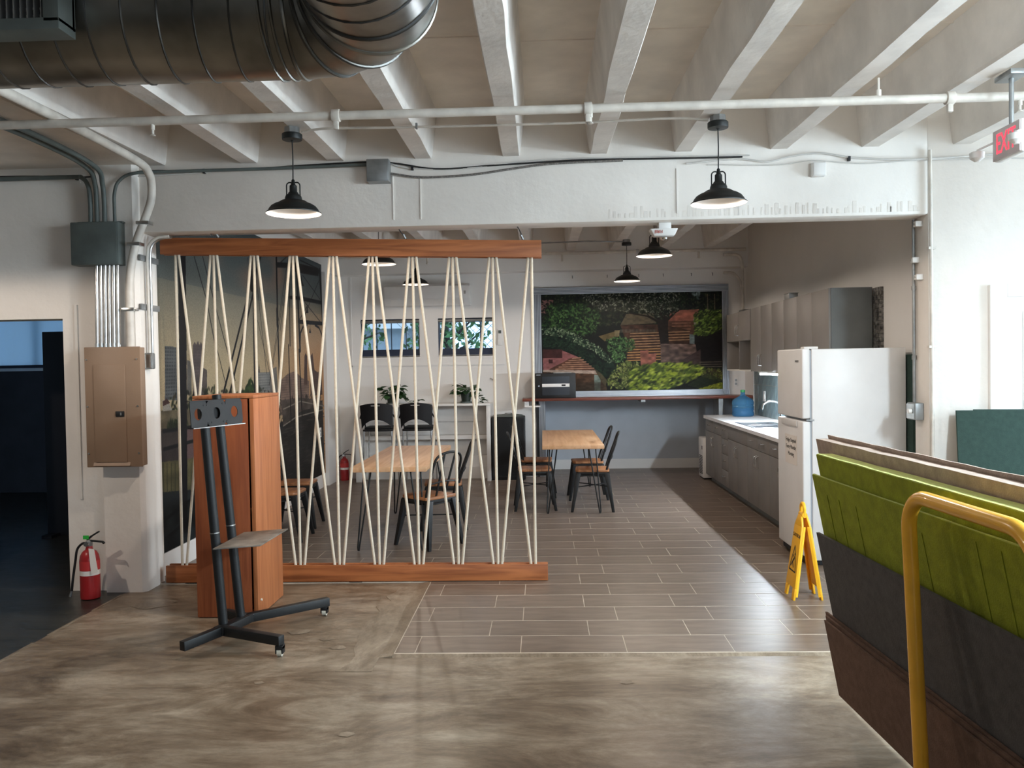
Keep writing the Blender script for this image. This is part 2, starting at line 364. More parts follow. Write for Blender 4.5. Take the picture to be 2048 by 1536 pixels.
# side walls and rear wall of the hall
struct('wall_left', MB().box(-7.2, -7, -5.7, 6.22, 0, 3.75), HALLD)
wr = MB().box(5.3, 5.5, -5.7, -1.2, 0, 3.75).box(5.3, 5.5, 3.45, 3.9, 0, 3.75).box(5.3, 5.5, 5.3, 6.22, 0, 3.75).box(5.3, 5.5, 3.9, 5.3, 0, 0.45).box(5.3, 5.5, 3.9, 5.3, 3.0, 3.75).box(5.3, 5.5, -1.2, 3.45, 0, 0.45).box(5.3, 5.5, -1.2, 3.45, 3.0, 3.75)
struct('wall_right', wr, WALL)
wn = struct('window_3', MB().box(5.36, 5.42, -1.2, -1.12, 0.45, 3.0).box(5.36, 5.42, -1.12, 3.38, 0.45, 0.53).box(5.36, 5.42, -1.12, 3.38, 2.92, 3.0).box(5.36, 5.42, 1.1, 1.17, 0.53, 2.92).box(5.36, 5.42, 3.38, 3.45, 0.45, 3.0), ALU)
for ya, yb in ((-1.12, 1.1), (1.17, 3.38)): obj('pane', MB().box(5.385, 5.393, ya, yb, 0.53, 2.92), GLASS, wn)
wb = MB().box(-7.2, 0.4, -5.7, -5.5, 0, 3.75).box(4.8, 5.5, -5.7, -5.5, 0, 3.75).box(0.4, 4.8, -5.7, -5.5, 0, 0.5).box(0.4, 4.8, -5.7, -5.5, 3.1, 3.75)
struct('wall_rear', wb, HALLD)
w6 = struct('added_window', MB().box(5.36, 5.42, 3.9, 3.97, 0.45, 3.0).box(5.36, 5.42, 5.23, 5.3, 0.45, 3.0).box(5.36, 5.42, 3.97, 5.23, 0.45, 0.53).box(5.36, 5.42, 3.97, 5.23, 2.92, 3.0), ALU)  # extra unseen window put in for the added side light
obj('pane', MB().box(5.385, 5.393, 3.97, 5.23, 0.53, 2.92), GLASS, w6)
# kitchen walls
struct('wall_kitchen_left', MB().box(-3.2, -3.03, 6.22, 12.15, 0, 3.9), WALLS)
struct('wall_kitchen_right', MB().box(2.9, 3.1, 6.22, 12.9, 0, 3.9), WALLS)
wk = MB()
Z0, Z1 = 1.785, 2.325
wk.box(-3.03, -0.02, 11.95, 12.15, 0, Z0).box(-3.03, 2.9, 11.95, 12.15, Z1, 3.9)
wk.box(-3.03, -2.645, 11.95, 12.15, Z0, Z1).box(-1.78, -1.51, 11.95, 12.15, Z0, Z1).box(-0.70, -0.02, 11.95, 12.15, Z0, Z1)
wk.box(-0.02, 2.9, 11.95, 12.15, 1.1, Z1)
struct('wall_kitchen_back', wk, WALLS)
rc = MB().box(-0.12, -0.02, 12.15, 12.85, 0, 1.2).box(-0.02, 2.9, 12.75, 12.85, 0, 1.2).box(-0.02, 2.9, 12.15, 12.75, 1.1, 1.2)
struct('wall_kitchen_recess', rc, GREYW)
struct('wall_kitchen_beam', MB().box(-3.03, 2.9, 11.70, 11.95, 2.955, 3.9), WALLS)
struct('baseboard_back', MB().box(-0.02, 2.9, 12.735, 12.75, 0, 0.155), WALLS)
struct('baseboard_left', MB().box(-3.03, -3.012, 6.24, 11.25, 0, 0.185), WALLS)
struct('trim_4', MB().box(-3.03, -2.97, 11.27, 11.95, 0, 2.955), WALLS)
# square moulding round the patched opening of the window wall
struct('trim_5', MB().box(-2.785, -2.765, 11.935, 11.95, 1.64, 2.955).box(-2.785, -0.55, 11.935, 11.95, 1.64, 1.66), WALLS)
# ceiling slab, soffit, joists
def sloped(x0, x1, y0, y1, a, b):
    q = []
    for dz in (a, b): q.append([(x0, y0, zj(y0) + dz), (x1, y0, zj(y0) + dz), (x1, y1, zj(y1) + dz), (x0, y1, zj(y1) + dz)])
    return q
ce = MB(); ce.hexa(*sloped(-8.2, 5.5, -5.7, 13.0, 0.33, 0.5))
ceil = struct('ceiling', ce, CONC_W)
obj('soffit', MB().hexa(*sloped(-7.1, -2.90, -5.6, 6.05, 0.0, 0.35)), CONC_W, ceil)
XR = [-2.74, -2.056, -1.417, -0.774, -0.135, 0.49, 1.10, 1.78, 2.42, 3.06, 3.70, 4.34, 4.98]
for xr in XR:
    xc = xr - 0.064; y1 = 11.75 if xc < 2.6 else 6.1
    n = 44; vs = []; fs = []
    for i in range(n + 1):
        y = -5.6 + (y1 + 5.6) * i / n; z = zj(y)
        a, b, c = (random.uniform(-0.006, 0.006) for _ in range(3))
        vs += [(xc - 0.105, y, z + 0.335), (xc - 0.066 + a, y, z + 0.018 + c * .6), (xc - 0.058 + a, y, z + c * .3), (xc + 0.058 + b, y, z + c * .3), (xc + 0.066 + b, y, z + 0.018 - c * .6), (xc + 0.105, y, z + 0.335)]
        if i:
            o0 = 6 * (i - 1); o1 = 6 * i
            fs += [(o0 + k, o0 + k + 1, o1 + k + 1, o1 + k) for k in range(5)]
    obj('joist', MB().add(vs, fs), JOIST, ceil)
sm = MB()
for j in range(len(XR) - 1):
    for y in (0.9, 2.1, 3.35, 4.6, 7.4, 8.9, 10.4):
        if y > 6 and j > 7: continue
        yy = y + random.uniform(-0.1, 0.1); z = zj(yy) + 0.33
        sm.box(XR[j] + 0.03, XR[j + 1] - 0.16, yy, yy + random.uniform(0.008, 0.02), z - 0.006, z + 0.01)
obj('form_seam', sm, CONC_W, ceil, kind='stuff')
# floors: stained concrete hall, darker strip to the left doorway, tile field
fl = struct('floor', MB().box(-3.1, 5.5, -5.7, 6.16, -0.2, 0.0), FLOORM)
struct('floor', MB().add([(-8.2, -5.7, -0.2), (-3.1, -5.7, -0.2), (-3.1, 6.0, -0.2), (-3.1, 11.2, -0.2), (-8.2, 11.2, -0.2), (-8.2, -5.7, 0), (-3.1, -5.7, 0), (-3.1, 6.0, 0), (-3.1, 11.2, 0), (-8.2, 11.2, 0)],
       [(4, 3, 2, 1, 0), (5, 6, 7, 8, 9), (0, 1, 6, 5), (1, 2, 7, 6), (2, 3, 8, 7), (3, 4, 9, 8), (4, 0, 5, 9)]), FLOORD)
jn = MB()
yy = 1.2
while yy < 5.7:
    l = random.uniform(0.25, 0.6); jn.box(-3.108 + random.uniform(-.004, .004), -3.088, yy, yy + l, 0, 0.0025); yy += l + random.uniform(0.02, 0.3)
obj('joint_filler', jn, FLOORL, fl)
# pale worn band beside the tile, mortar lip along its edges, small spills
obj('worn_band', MB().prism([(-1.12 + random.uniform(-.05, .05), 4.35 + i * .12) for i in range(15)] + [(-0.945 + random.uniform(-.012, .012), 6.03 - i * .12) for i in range(15)], 2, 0, 0.0015), FLOORL, fl)
obj('mortar_lip', MB().prism([(-0.955, 0), (-0.868, 0.009), (-0.868, 0)], 1, 4.56, 6.16).prism([(4.565, 0), (4.60, 0.009), (4.60, 0)], 0, -0.955, 2.76), FLOORL, fl)
sp = MB()
for cx, cy, r in ((-1.53, 5.02, .05), (-1.33, 4.88, .03), (-1.22, 4.73, .035), (-1.5, 4.2, .02), (-0.9, 3.6, .025), (0.4, 4.2, .03), (-2.75, 5.65, .12)):
    sp.add([(cx + r * random.uniform(.7, 1.3) * 1.3 * math.cos(a * math.pi / 6), cy + r * random.uniform(.7, 1.3) * math.sin(a * math.pi / 6), 0.002) for a in range(12)], [tuple(range(12))])
obj('paint_spill', sp, FLOORL, fl)
gf = MB().box(-0.87, 2.76, 4.6, 6.15, -0.1, 0.0072).box(-3.03, 2.9, 6.16, 12.75, -0.1, 0.0072)
tf = struct('floor', gf, GROUT)
pieces = []
k = 0
while 4.615 + 0.29 * k < 12.75:
    y0 = 4.615 + 0.29 * k; y1 = min(y0 + 0.29, 12.75)
    off = 0.45 if k % 2 == 0 else 0.255
    for i in range(-6, 5):
        x0 = off + 0.6 * i; x1 = x0 + 0.6
        if y0 >= 6.15:
            a, b = max(x0, -3.03), min(x1, 2.9)
            if b - a > 0.02: pieces.append((a, b, y0, y1))
        else:
            a, b = max(x0, -0.865), min(x1, 2.755)
            if b - a > 0.02: pieces.append((a, b, y0, y1))
            if y1 > 6.17:
                a, b = max(x0, -3.03), min(x1, -0.865)
                if b - a > 0.02: pieces.append((a, b, 6.165, y1))
    k += 1
pieces.sort(key=lambda p: p[2])
J = 0.0025; cache = {}
rest = MB()
for n, (a, b, y0, y1) in enumerate(pieces):
    lx, ly = round(b - a, 3), round(y1 - y0, 3)
    if n >= 290 or ((a + b) / 2 > 2.3 and y0 > 7.0):
        rest.box(a + J, b - J, y0 + 1.8 * J, y1 - 1.8 * J, 0, 0.008); continue
    if (lx, ly) not in cache:
        m = MB(); m.box(-lx / 2 + J, lx / 2 - J, -ly / 2 + 1.8 * J, ly / 2 - 1.8 * J, 0, 0.008)
        me = bpy.data.meshes.new('tile'); me.from_pydata(m.v, [], m.f); me.materials.append(TILE); cache[(lx, ly)] = me
    o = bpy.data.objects.new('tile', cache[(lx, ly)]); COL.objects.link(o); o.parent = tf
    o.location = Vector(((a + b) / 2, (y0 + y1) / 2, 0)) - WL[tf]
obj('tile', rest, TILE, tf, kind='stuff')
# dark room beyond the left doorway
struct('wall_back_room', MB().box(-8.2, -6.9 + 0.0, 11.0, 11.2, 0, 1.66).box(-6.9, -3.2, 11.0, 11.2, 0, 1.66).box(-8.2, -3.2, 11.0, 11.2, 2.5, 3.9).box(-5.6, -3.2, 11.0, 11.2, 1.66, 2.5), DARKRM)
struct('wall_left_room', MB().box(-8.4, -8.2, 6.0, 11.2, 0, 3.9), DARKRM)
w5 = struct('window_4', MB().box(-8.2, -5.6, 11.04, 11.10, 1.66, 1.72).box(-8.2, -5.6, 11.04, 11.10, 2.44, 2.5).box(-5.66, -5.6, 11.04, 11.10, 1.72, 2.44).box(-6.9, -6.84, 11.04, 11.10, 1.72, 2.44), WHITEP)
obj('pane', MB().box(-8.2, -5.66, 11.06, 11.065, 1.72, 2.44), GLASS, w5)
t = thing('roller_blind', 'pale blue roller blind lit from behind in the dark room past the doorway', 'blind', (-6.9, 10.96, 1.70))
bl = obj('blind_fabric', MB().box(-8.15, -5.64, 10.958, 10.961, 1.74, 2.46), BLIND, t)
obj('bottom_rail', MB().box(-8.15, -5.64, 10.95, 10.97, 1.70, 1.74), NAVY, t); obj('cassette', MB().box(-8.15, -5.62, 10.93, 10.99, 2.46, 2.52), NAVY, t)
bm_ = BLIND.node_tree; bb = bm_.nodes['Principled BSDF']
tr = bm_.nodes.new('ShaderNodeBsdfTranslucent'); tr.inputs[0].default_value = (0.85, 0.94, 1.0, 1); mxs = bm_.nodes.new('ShaderNodeMixShader'); mxs.inputs[0].default_value = 0.75
bm_.links.new(bb.outputs[0], mxs.inputs[1]); bm_.links.new(tr.outputs[0], mxs.inputs[2]); bm_.links.new(mxs.outputs[0], bm_.nodes['Material Output'].inputs[0])
t = thing('storage_partition', 'tall black partition standing in the dark room past the doorway', 'partition', (-4.4, 8.1, 0))
obj('panel', MB().box(-4.98, -3.9, 8.05, 8.11, 0, 2.04), DARKCAB, t, bevel=0.006); obj('foot', MB().box(-4.95, -4.85, 7.9, 8.26, 0, 0.03), DARKCAB, t); obj('foot', MB().box(-4.05, -3.95, 7.9, 8.26, 0, 0.03), DARKCAB, t)
# kitchen windows: frame, pane, security bars, lower sash, rolled shade
def kwin(nm, x0, x1, z0, z1):
    f = struct(nm, MB().box(x0, x0 + .02, 12.0, 12.06, z0, z1).box(x1 - .02, x1, 12.0, 12.06, z0, z1).box(x0, x1, 12.0, 12.06, z0, z0 + .03).box(x0, x1, 12.0, 12.06, z1 - .03, z1), NAVY)
    obj('pane', MB().box(x0 + .02, x1 - .02, 12.03, 12.034, z0 + .03, z1 - .03), GLASS, f)
    obj('lower_sash', MB().box(x0 + .02, x1 - .02, 12.005, 12.05, z0 + .02, z0 + .10), NAVY, f)
    n = 4
    for i in range(1, n): 
        x = x0 + (x1 - x0) * i / n; obj('bar', MB().box(x - .006, x + .006, 12.07, 12.085, z0, z1), NAVY, f)
    obj('rolled_shade', MB().cyl((x0, 11.985, z1 - .035), (x1, 11.985, z1 - .035), 0.024, 12), GREYMET, f)
    obj('window_sill', MB().box(x0, x1, 11.95, 12.0, z0 - .012, z0 + .004), WALLS, f)
kwin('window_1', -2.645, -1.78, Z0, Z1); kwin('window_2', -1.51, -0.70, Z0, Z1)
# what the windows look out on
struct('ground', MB().box(-30, 30, 12.9, 60, -0.3, -0.1), GROUND)
t = thing('neighbour_house', 'grey blue building with arched porch seen through the left kitchen window', 'building', (-6, 20, -0.1))
obj('wall', MB().box(-12, -2.6, 20, 23, -0.1, 2.55), BLUEW, t); obj('roof', MB().box(-12.3, -2.3, 19.6, 23.4, 2.55, 2.85), WALLS, t)
obj('window', MB().box(-5.2, -4.2, 19.96, 20, 0.9, 2.0), NAVY, t)
t = thing('pink_house', 'low pink wall seen low through the right kitchen window', 'wall', (0, 26, -0.1))
obj('wall', MB().box(-2.3, 5, 26, 27, -0.1, 2.0), PINKW, t); obj('coping', MB().box(-2.35, 5, 25.9, 27.1, 2.0, 2.1), PINKW, t)
def tree(x, y, hgt, r, lab, nleaf, seed):
    rn = random.Random(seed)
    t = thing('garden_tree', lab, 'tree', (x, y, -0.1), group='trees outside the kitchen windows')
    tp = [(x, y, -0.1), (x + .05, y, hgt * .4), (x - .05, y, hgt)]
    tm = MB().tube(tp, .08, 8, rr=[.11, .08, .03])
    for k in range(5):
        a = rn.uniform(0, 6.28); z = hgt * rn.uniform(.4, .8); tm.tube([(x, y, z), (x + r * .8 * math.cos(a), y + r * .8 * math.sin(a), z + rn.uniform(.2, .6))], .03, 6, rr=[.04, .01])
    obj('trunk', tm, BARK, t)
    lf = MB()
    for k in range(nleaf):
        a = rn.uniform(0, 6.28); q = rn.random() ** .5 * r; z = hgt * rn.uniform(.35, 1.15)
        c = Vector((x + q * math.cos(a), y + q * math.sin(a), z)); u = Vector((rn.uniform(-1, 1), rn.uniform(-1, 1), rn.uniform(-1, 1))).normalized(); v = u.orthogonal().normalized()
        s = rn.uniform(.05, .10); lf.add([c - u * s, c + v * s * .5, c + u * s, c - v * s * .5], [(0, 1, 2, 3)])
    obj('foliage', lf, FOLI, t, kind='stuff')
tree(-3.9, 15.6, 2.7, 1.0, 'slim leafy tree seen through the left kitchen window', 700, 3)
tree(-1.75, 15.2, 2.9, 0.8, 'leafy tree seen through the right kitchen window', 1100, 5)
t = thing('wire_fence', 'chain link fence seen through the right kitchen window', 'fence', (-1.2, 16.5, -0.1))
fm = MB()
for i in range(18):
    x = -2.4 + i * .15
    fm.beam((x, 16.5, 1.2), (x + 1.5, 16.5, 2.7), .009, .009).beam((x + .8, 16.51, 1.2), (x - .7, 16.51, 2.7), .009, .009)
obj('wire_mesh', fm, GREYMET, t, kind='stuff')
for x in (-2.6, -1.2, .3): obj('post', MB().cyl((x, 16.55, -.1), (x, 16.55, 2.8), .03, 8), GREYMET, t)
# ================================================================== PRINTED WALL MURALS (flat prints)
rng = np.random.default_rng(4)
class Paint:
    def __init__(s, w, h): s.w, s.h = w, h; s.a = np.zeros((h, w, 3)); s.yy, s.xx = np.mgrid[0:h, 0:w]; s.U = (s.xx + .5) / w; s.V = (s.yy + .5) / h
    def mask(s, pts):
        m = np.zeros((s.h, s.w), bool); n = len(pts)
        for i in range(n):
            (x0, y0), (x1, y1) = pts[i], pts[(i + 1) % n]
            if y0 == y1: continue
            c = ((y0 > s.V) != (y1 > s.V)) & (s.U < (x1 - x0) * (s.V - y0) / (y1 - y0) + x0); m ^= c
        return m
    def poly(s, pts, c, c2=None, al=1.0, nz=0.0):
        m = s.mask(pts); c = np.array(c) / 255.0
        if c2 is not None:
            v0 = min(p[1] for p in pts); v1 = max(p[1] for p in pts); t = np.clip((s.V - v0) / (v1 - v0 + 1e-6), 0, 1)[..., None]; c = c * (1 - t) + np.array(c2) / 255.0 * t
        else: c = np.broadcast_to(c, s.a.shape)
        if nz: c = c * (1 + nz * (noise(s.h, s.w, 40)[..., None] - .5) * 2)
        s.a[m] = s.a[m] * (1 - al) + c[m] * al
    def line(s, p, q, wd, c, al=1.0):
        ax, ay = p[0] * s.w, p[1] * s.h; bx, by = q[0] * s.w, q[1] * s.h; wd *= s.w
        dx, dy = bx - ax, by - ay; L = max(1e-6, dx * dx + dy * dy); t = np.clip(((s.xx - ax) * dx + (s.yy - ay) * dy) / L, 0, 1)
        d = np.hypot(s.xx - ax - t * dx, s.yy - ay - t * dy); k = np.clip(wd / 2 - d + .5, 0, 1)[..., None] * al
        s.a = s.a * (1 - k) + np.array(c) / 255.0 * k
    def leaves(s, pts, n, cols, size, ang=None):
        m = s.mask(pts); ys, xs = np.nonzero(m)
        if len(xs) == 0: return
        cols = np.array(cols) / 255.0
        for i in rng.integers(0, len(xs), n):
            x, y = xs[i], ys[i]; r = size * s.w * rng.uniform(.5, 1.2); a = rng.uniform(0, 3.14) if ang is None else ang + rng.uniform(-.4, .4)
            R = int(r) + 2; x0, x1, y0, y1 = max(0, x - R), min(s.w, x + R), max(0, y - R), min(s.h, y + R)
            X = s.xx[y0:y1, x0:x1] - x; Y = s.yy[y0:y1, x0:x1] - y; p = X * math.cos(a) + Y * math.sin(a); q = -X * math.sin(a) + Y * math.cos(a)
            k = np.clip(1.4 - np.hypot(p / r, q / (r * .45)) * 1.2, 0, 1)[..., None]; c = cols[rng.integers(len(cols))] * rng.uniform(.8, 1.2)
            s.a[y0:y1, x0:x1] = s.a[y0:y1, x0:x1] * (1 - k) + c * k
def noise(h, w, n):
    g = rng.random((n + 2, n + 2)); y = np.linspace(0, n, h); x = np.linspace(0, n, w); yi = y.astype(int); xi = x.astype(int); fy = (y - yi)[:, None]; fx = (x - xi)[None]
    fy = fy * fy * (3 - 2 * fy); fx = fx * fx * (3 - 2 * fx)
    return (g[yi][:, xi] * (1 - fy) + g[yi + 1][:, xi] * fy) * (1 - fx) + (g[yi][:, xi + 1] * (1 - fy) + g[yi + 1][:, xi + 1] * fy) * fx
def brighten(a, k): return np.clip(a, 0, 1) ** 1.0 * k

# --- garden and stone steps mural (back wall); points are in thousandths of the print width, 553 high
P = Paint(760, 420)
def G(*v): return [(((v[i] - 105) / 1810.0), (v[i + 1] - 150 + 40 * (v[i] - 105) / 1810.0) / (960 + 20 * (v[i] - 105) / 1810.0)) for i in range(0, len(v), 2)]
P.poly([(0, 0), (1, 0), (1, 1), (0, 1)], (26, 28, 24), (20, 22, 18))
P.leaves(G(105, 130, 1910, 90, 1910, 400, 105, 480), 1500, [(40, 52, 30), (28, 38, 24), (60, 66, 44), (18, 22, 18)], .012)
P.poly(G(100, 200, 230, 200, 200, 340, 105, 330), (150, 104, 98)); P.leaves(G(100, 180, 260, 180, 220, 350, 105, 350), 60, [(24, 26, 20)], .012)
P.leaves(G(180, 250, 480, 230, 700, 330, 640, 560, 300, 520, 110, 470), 1000, [(44, 74, 36), (64, 100, 46), (28, 48, 26), (16, 28, 18), (22, 36, 22), (86, 120, 66)], .012)
P.leaves(G(480, 140, 1500, 110, 1480, 300, 1100, 320, 700, 300), 900, [(120, 124, 108), (58, 64, 46), (28, 34, 24), (30, 36, 24), (150, 152, 134)], .0085)
P.poly(G(960, 340, 1230, 330, 1260, 430, 900, 450), (98, 88, 68)); P.poly(G(1400, 330, 1490, 300, 1690, 290, 1680, 420, 1380, 420), (150, 92, 74), nz=.15)
P.poly(G(1380, 410, 1640, 405, 1640, 560, 1380, 560), (92, 60, 44)); 
for y in (430, 460, 490): P.line(*G(1420, y, 1600, y - 4), .006, (140, 96, 74))
P.poly(G(900, 450, 1300, 440, 1640, 510, 1640, 640, 1300, 800, 960, 800, 950, 600), (72, 48, 36), nz=.3)
for k in range(11):
    y = 520 + k * 27; P.line(*G(1000 - k * 4, y + 12, 1300 + (290 if k < 4 else 0), y - 8 * (k < 4)), .0055, (178, 138, 98) if k < 6 else (206, 152, 92)); 
for k in range(26): P.line(*G(905 + k * 14, 492, 905 + k * 14, 522), .003, (110, 104, 88))
P.poly(G(680, 560, 880, 500, 890, 560, 740, 610), (112, 96, 62)); P.poly(G(840, 500, 895, 500, 885, 555, 840, 560), (140, 124, 92))
P.poly(G(110, 490, 260, 480, 420, 540, 560, 610, 700, 690, 810, 800, 860, 900, 720, 990, 640, 900, 560, 800, 430, 730, 300, 690, 110, 670), (22, 36, 26), nz=.5)
P.leaves(G(110, 480, 270, 470, 430, 530, 570, 600, 710, 680, 820, 800, 780, 830, 640, 720, 480, 640, 300, 560, 110, 550), 420, [(110, 132, 98), (60, 84, 58), (34, 54, 38), (150, 164, 130)], .0085)
P.leaves(G(120, 560, 400, 620, 620, 740, 780, 900, 720, 960, 560, 800, 300, 680, 120, 660), 500, [(26, 44, 30), (16, 28, 20), (36, 58, 38)], .011)
P.leaves(G(760, 590, 880, 560, 1040, 590, 1040, 680, 960, 720, 930, 810, 840, 830, 770, 720), 420, [(78, 118, 62), (46, 78, 40), (110, 146, 88), (28, 50, 28)], .009)
P.poly(G(112, 690, 310, 700, 460, 760, 640, 900, 640, 930, 112, 900), (158, 100, 98)); P.poly(G(112, 690, 310, 690, 310, 775, 112, 775), (74, 40, 38))
P.poly(G(150, 900, 400, 775, 470, 770, 640, 890, 640, 900), (104, 68, 52))
for k in range(6): P.line(*G(240 + (5 - k) * 34, 885 - (5 - k) * 21, 625 - (5 - k) * 26, 876 - (5 - k) * 21), .006, (186, 140, 112))
P.poly(G(172, 790, 212, 790, 212, 828, 172, 828), (70, 38, 36)); P.poly(G(112, 892, 660, 900, 660, 935, 112, 915), (200, 176, 160))
P.poly(G(112, 920, 660, 935, 740, 1000, 760, 1115, 108, 1125), (108, 74, 52), (66, 54, 40), nz=.25); P.poly(G(630, 940, 695, 950, 690, 1115, 630, 1115), (142, 158, 150), (96, 110, 100))
for k in range(12): P.line(*G(460, 1020 + k * 8, 720, 1020 + k * 8), .003, (62, 50, 38), .7)
P.poly(G(630, 880, 700, 930, 760, 1000, 740, 1060, 690, 990), (84, 76, 54))
P.poly(G(1265, 380, 1320, 400, 1345, 330, 1380, 330, 1375, 430, 1385, 640, 1300, 640, 1280, 500), (36, 28, 24)); 
for a in ((1290, 420, 1180, 360, 1000, 330), (1370, 400, 1440, 330, 1500, 290), (1340, 390, 1300, 330, 1330, 250)):
    g = G(*a); P.line(g[0], g[1], .012, (34, 28, 22)); P.line(g[1], g[2], .008, (34, 28, 22))
P.leaves(G(1050, 200, 1480, 180, 1480, 330, 1320, 380, 1080, 330), 260, [(110, 114, 98), (44, 52, 36), (26, 32, 22)], .008)
P.poly(G(1300, 635, 1640, 640, 1700, 660, 1690, 850, 1300, 850), (122, 100, 90), (92, 74, 68), nz=.35)
P.poly(G(1095, 705, 1180, 700, 1180, 735, 1255, 732, 1250, 860, 1100, 860), (158, 98, 82), nz=.2)
P.poly(G(1640, 560, 1920, 520, 1925, 860, 1680, 850), (24, 20, 20)); P.poly(G(1480, 820, 1700, 690, 1700, 860), (74, 58, 54))
for k in range(3): P.line(*G(1690, 820 + k * 22, 1920, 815 + k * 24), .006, (96, 86, 72))
P.poly(G(1590, 540, 1640, 545, 1640, 640, 1590, 635), (112, 128, 128)); P.poly(G(1630, 390, 1680, 360, 1680, 440, 1640, 450), (150, 146, 130))
for x in (1775, 1845): P.line(*G(x, 140, x, 290), .006, (104, 92, 72))
P.leaves(G(1640, 330, 1700, 300, 1920, 290, 1920, 480, 1760, 560, 1640, 540), 420, [(88, 112, 38), (52, 72, 28), (120, 140, 60), (32, 44, 22)], .012, 2.6)
P.leaves(G(1600, 110, 1700, 110, 1680, 190), 40, [(150, 170, 170), (80, 96, 90)], .012)
P.leaves(G(760, 1000, 860, 850, 980, 800, 1100, 830, 1010, 950, 950, 1080, 780, 1080), 420, [(130, 140, 70), (90, 106, 50), (170, 176, 104), (60, 72, 34)], .011)
P.leaves(G(1000, 880, 1250, 830, 1600, 830, 1780, 900, 1600, 1000, 1300, 1110, 960, 1110), 1000, [(160, 178, 50), (130, 150, 44), (190, 204, 88), (92, 114, 36), (62, 80, 28), (44, 58, 24)], .019, 2.7)
P.leaves(G(1780, 880, 1920, 900, 1925, 1010, 1700, 960), 220, [(120, 124, 52), (80, 88, 40), (60, 50, 32)], .011)
P.poly(G(1560, 1050, 1760, 930, 1925, 1000, 1925, 1030, 1700, 1090), (46, 58, 30), al=.7); P.leaves(G(1640, 1100, 1925, 1020, 1925, 1110), 200, [(160, 170, 44), (120, 134, 40)], .011, 2.8)
MUR_R = image_mat('garden mural print', brighten(P.a * (.85 + .3 * noise(420, 760, 60)[..., None]) * (.9 + .2 * rng.random((420, 760, 1))), 0.80), 0.5)

# --- sunset bridge mural (left wall); points are fractions of the print
Q = Paint(840, 480)
v = Q.V[..., None]; u = Q.U[..., None]
def mixc(a, b, t): return np.array(a) / 255.0 * (1 - t) + np.array(b) / 255.0 * t
top = mixc((100, 118, 124), (148, 150, 138), np.clip(v / .30, 0, 1)); low = mixc((148, 150, 138), (226, 204, 160), np.clip((v - .18) / .30, 0, 1))
Q.a = np.where(v < .24, top, low); warm = np.clip((u - .45) / .5, 0, 1) * np.clip((v - .15) / .3, 0, 1); Q.a = Q.a * (1 - warm) + np.array((238, 178, 118)) / 255.0 * warm
cl = noise(480, 840, 9)
for cx, cy, rx, ry in [(0.458, 0.143, 0.129, 0.073), (0.587, 0.118, 0.09, 0.088), (0.36, 0.118, 0.178, 0.052)]:
    k = np.clip(1.2 - np.hypot((Q.U - cx) / rx, (Q.V - cy) / ry), 0, 1)[..., None] * np.clip(cl * 1.9 - .35, 0, 1)[..., None]; Q.a = Q.a * (1 - k) + np.array((222, 160, 126)) / 255.0 * k
DK = (38, 37, 42)
def bld(pts, c, win=None, step=(.006, .010)):
    Q.poly(pts, c, nz=.1)
    if win:
        m = Q.mask(pts) & (np.mod(Q.U, step[0]) < step[0] * .45) & (np.mod(Q.V, step[1]) < step[1] * .5); Q.a[m] = np.array(win) / 255.0
bld([(0.048, 0.427), (0.103, 0.429), (0.098, 0.582), (0.043, 0.578)], (128, 134, 136), (88, 94, 100)); bld([(0.154, 0.42), (0.161, 0.409), (0.167, 0.419), (0.176, 0.405), (0.181, 0.419), (0.188, 0.408), (0.194, 0.421), (0.189, 0.573), (0.149, 0.57)], (128, 114, 112), (108, 96, 98)); bld([(0.192, 0.488), (0.211, 0.496), (0.208, 0.574), (0.189, 0.573)], (130, 116, 110))
bld([(0.129, 0.465), (0.146, 0.471), (0.143, 0.57), (0.125, 0.569)], (138, 134, 126))
bld([(0.477, 0.508), (0.554, 0.508), (0.55, 0.596), (0.467, 0.591)], (150, 152, 150), (190, 190, 182)); bld([(0.554, 0.5), (0.599, 0.487), (0.605, 0.6), (0.55, 0.596)], (148, 140, 132)); bld([(0.477, 0.508), (0.484, 0.471), (0.489, 0.508)], (120, 108, 102))
bld([(0.629, 0.541), (0.678, 0.518), (0.738, 0.506), (0.795, 0.538), (0.857, 0.553), (0.85, 0.706), (0.616, 0.681)], (172, 140, 122), (140, 112, 100)); bld([(0.821, 0.441), (0.831, 0.427), (0.844, 0.441), (0.842, 0.57), (0.811, 0.569)], (126, 92, 80)); bld([(0.876, 0.44), (0.895, 0.426), (0.91, 0.504), (0.944, 0.516), (0.975, 0.493), (0.984, 0.624), (0.867, 0.617)], (118, 88, 78), (140, 104, 88))
for c, n, cols in (([(0.043, 0.578), (0.07, 0.565), (0.222, 0.551), (0.343, 0.571), (0.487, 0.564), (0.619, 0.601), (0.615, 0.701), (0.041, 0.633)], 500, [(48, 62, 34), (66, 84, 42), (34, 42, 28), (84, 78, 58)]), ([(0.383, 0.586), (0.428, 0.531), (0.463, 0.554), (0.47, 0.6)], 200, [(70, 104, 44), (96, 130, 56), (48, 72, 36)]), ([(0.618, 0.621), (0.959, 0.611), (0.995, 0.721), (0.614, 0.721)], 300, [(112, 96, 84), (84, 72, 64), (140, 122, 106)])):
    Q.leaves(c, n, cols, .008)
Q.poly([(0.035, 0.577), (0.054, 0.578), (0.067, 0.608), (0.066, 0.63), (0.033, 0.627)], (196, 190, 178)); Q.poly([(0.035, 0.581), (0.05, 0.574), (0.061, 0.587), (0.036, 0.594)], (112, 74, 70))
Q.poly([(0.029, 0.607), (0.156, 0.613), (0.154, 0.671), (0.027, 0.656)], (150, 136, 106), nz=.25); Q.leaves([(0.05, 0.641), (0.125, 0.64), (0.124, 0.67), (0.049, 0.662)], 120, [(52, 66, 38), (74, 84, 50)], .008)
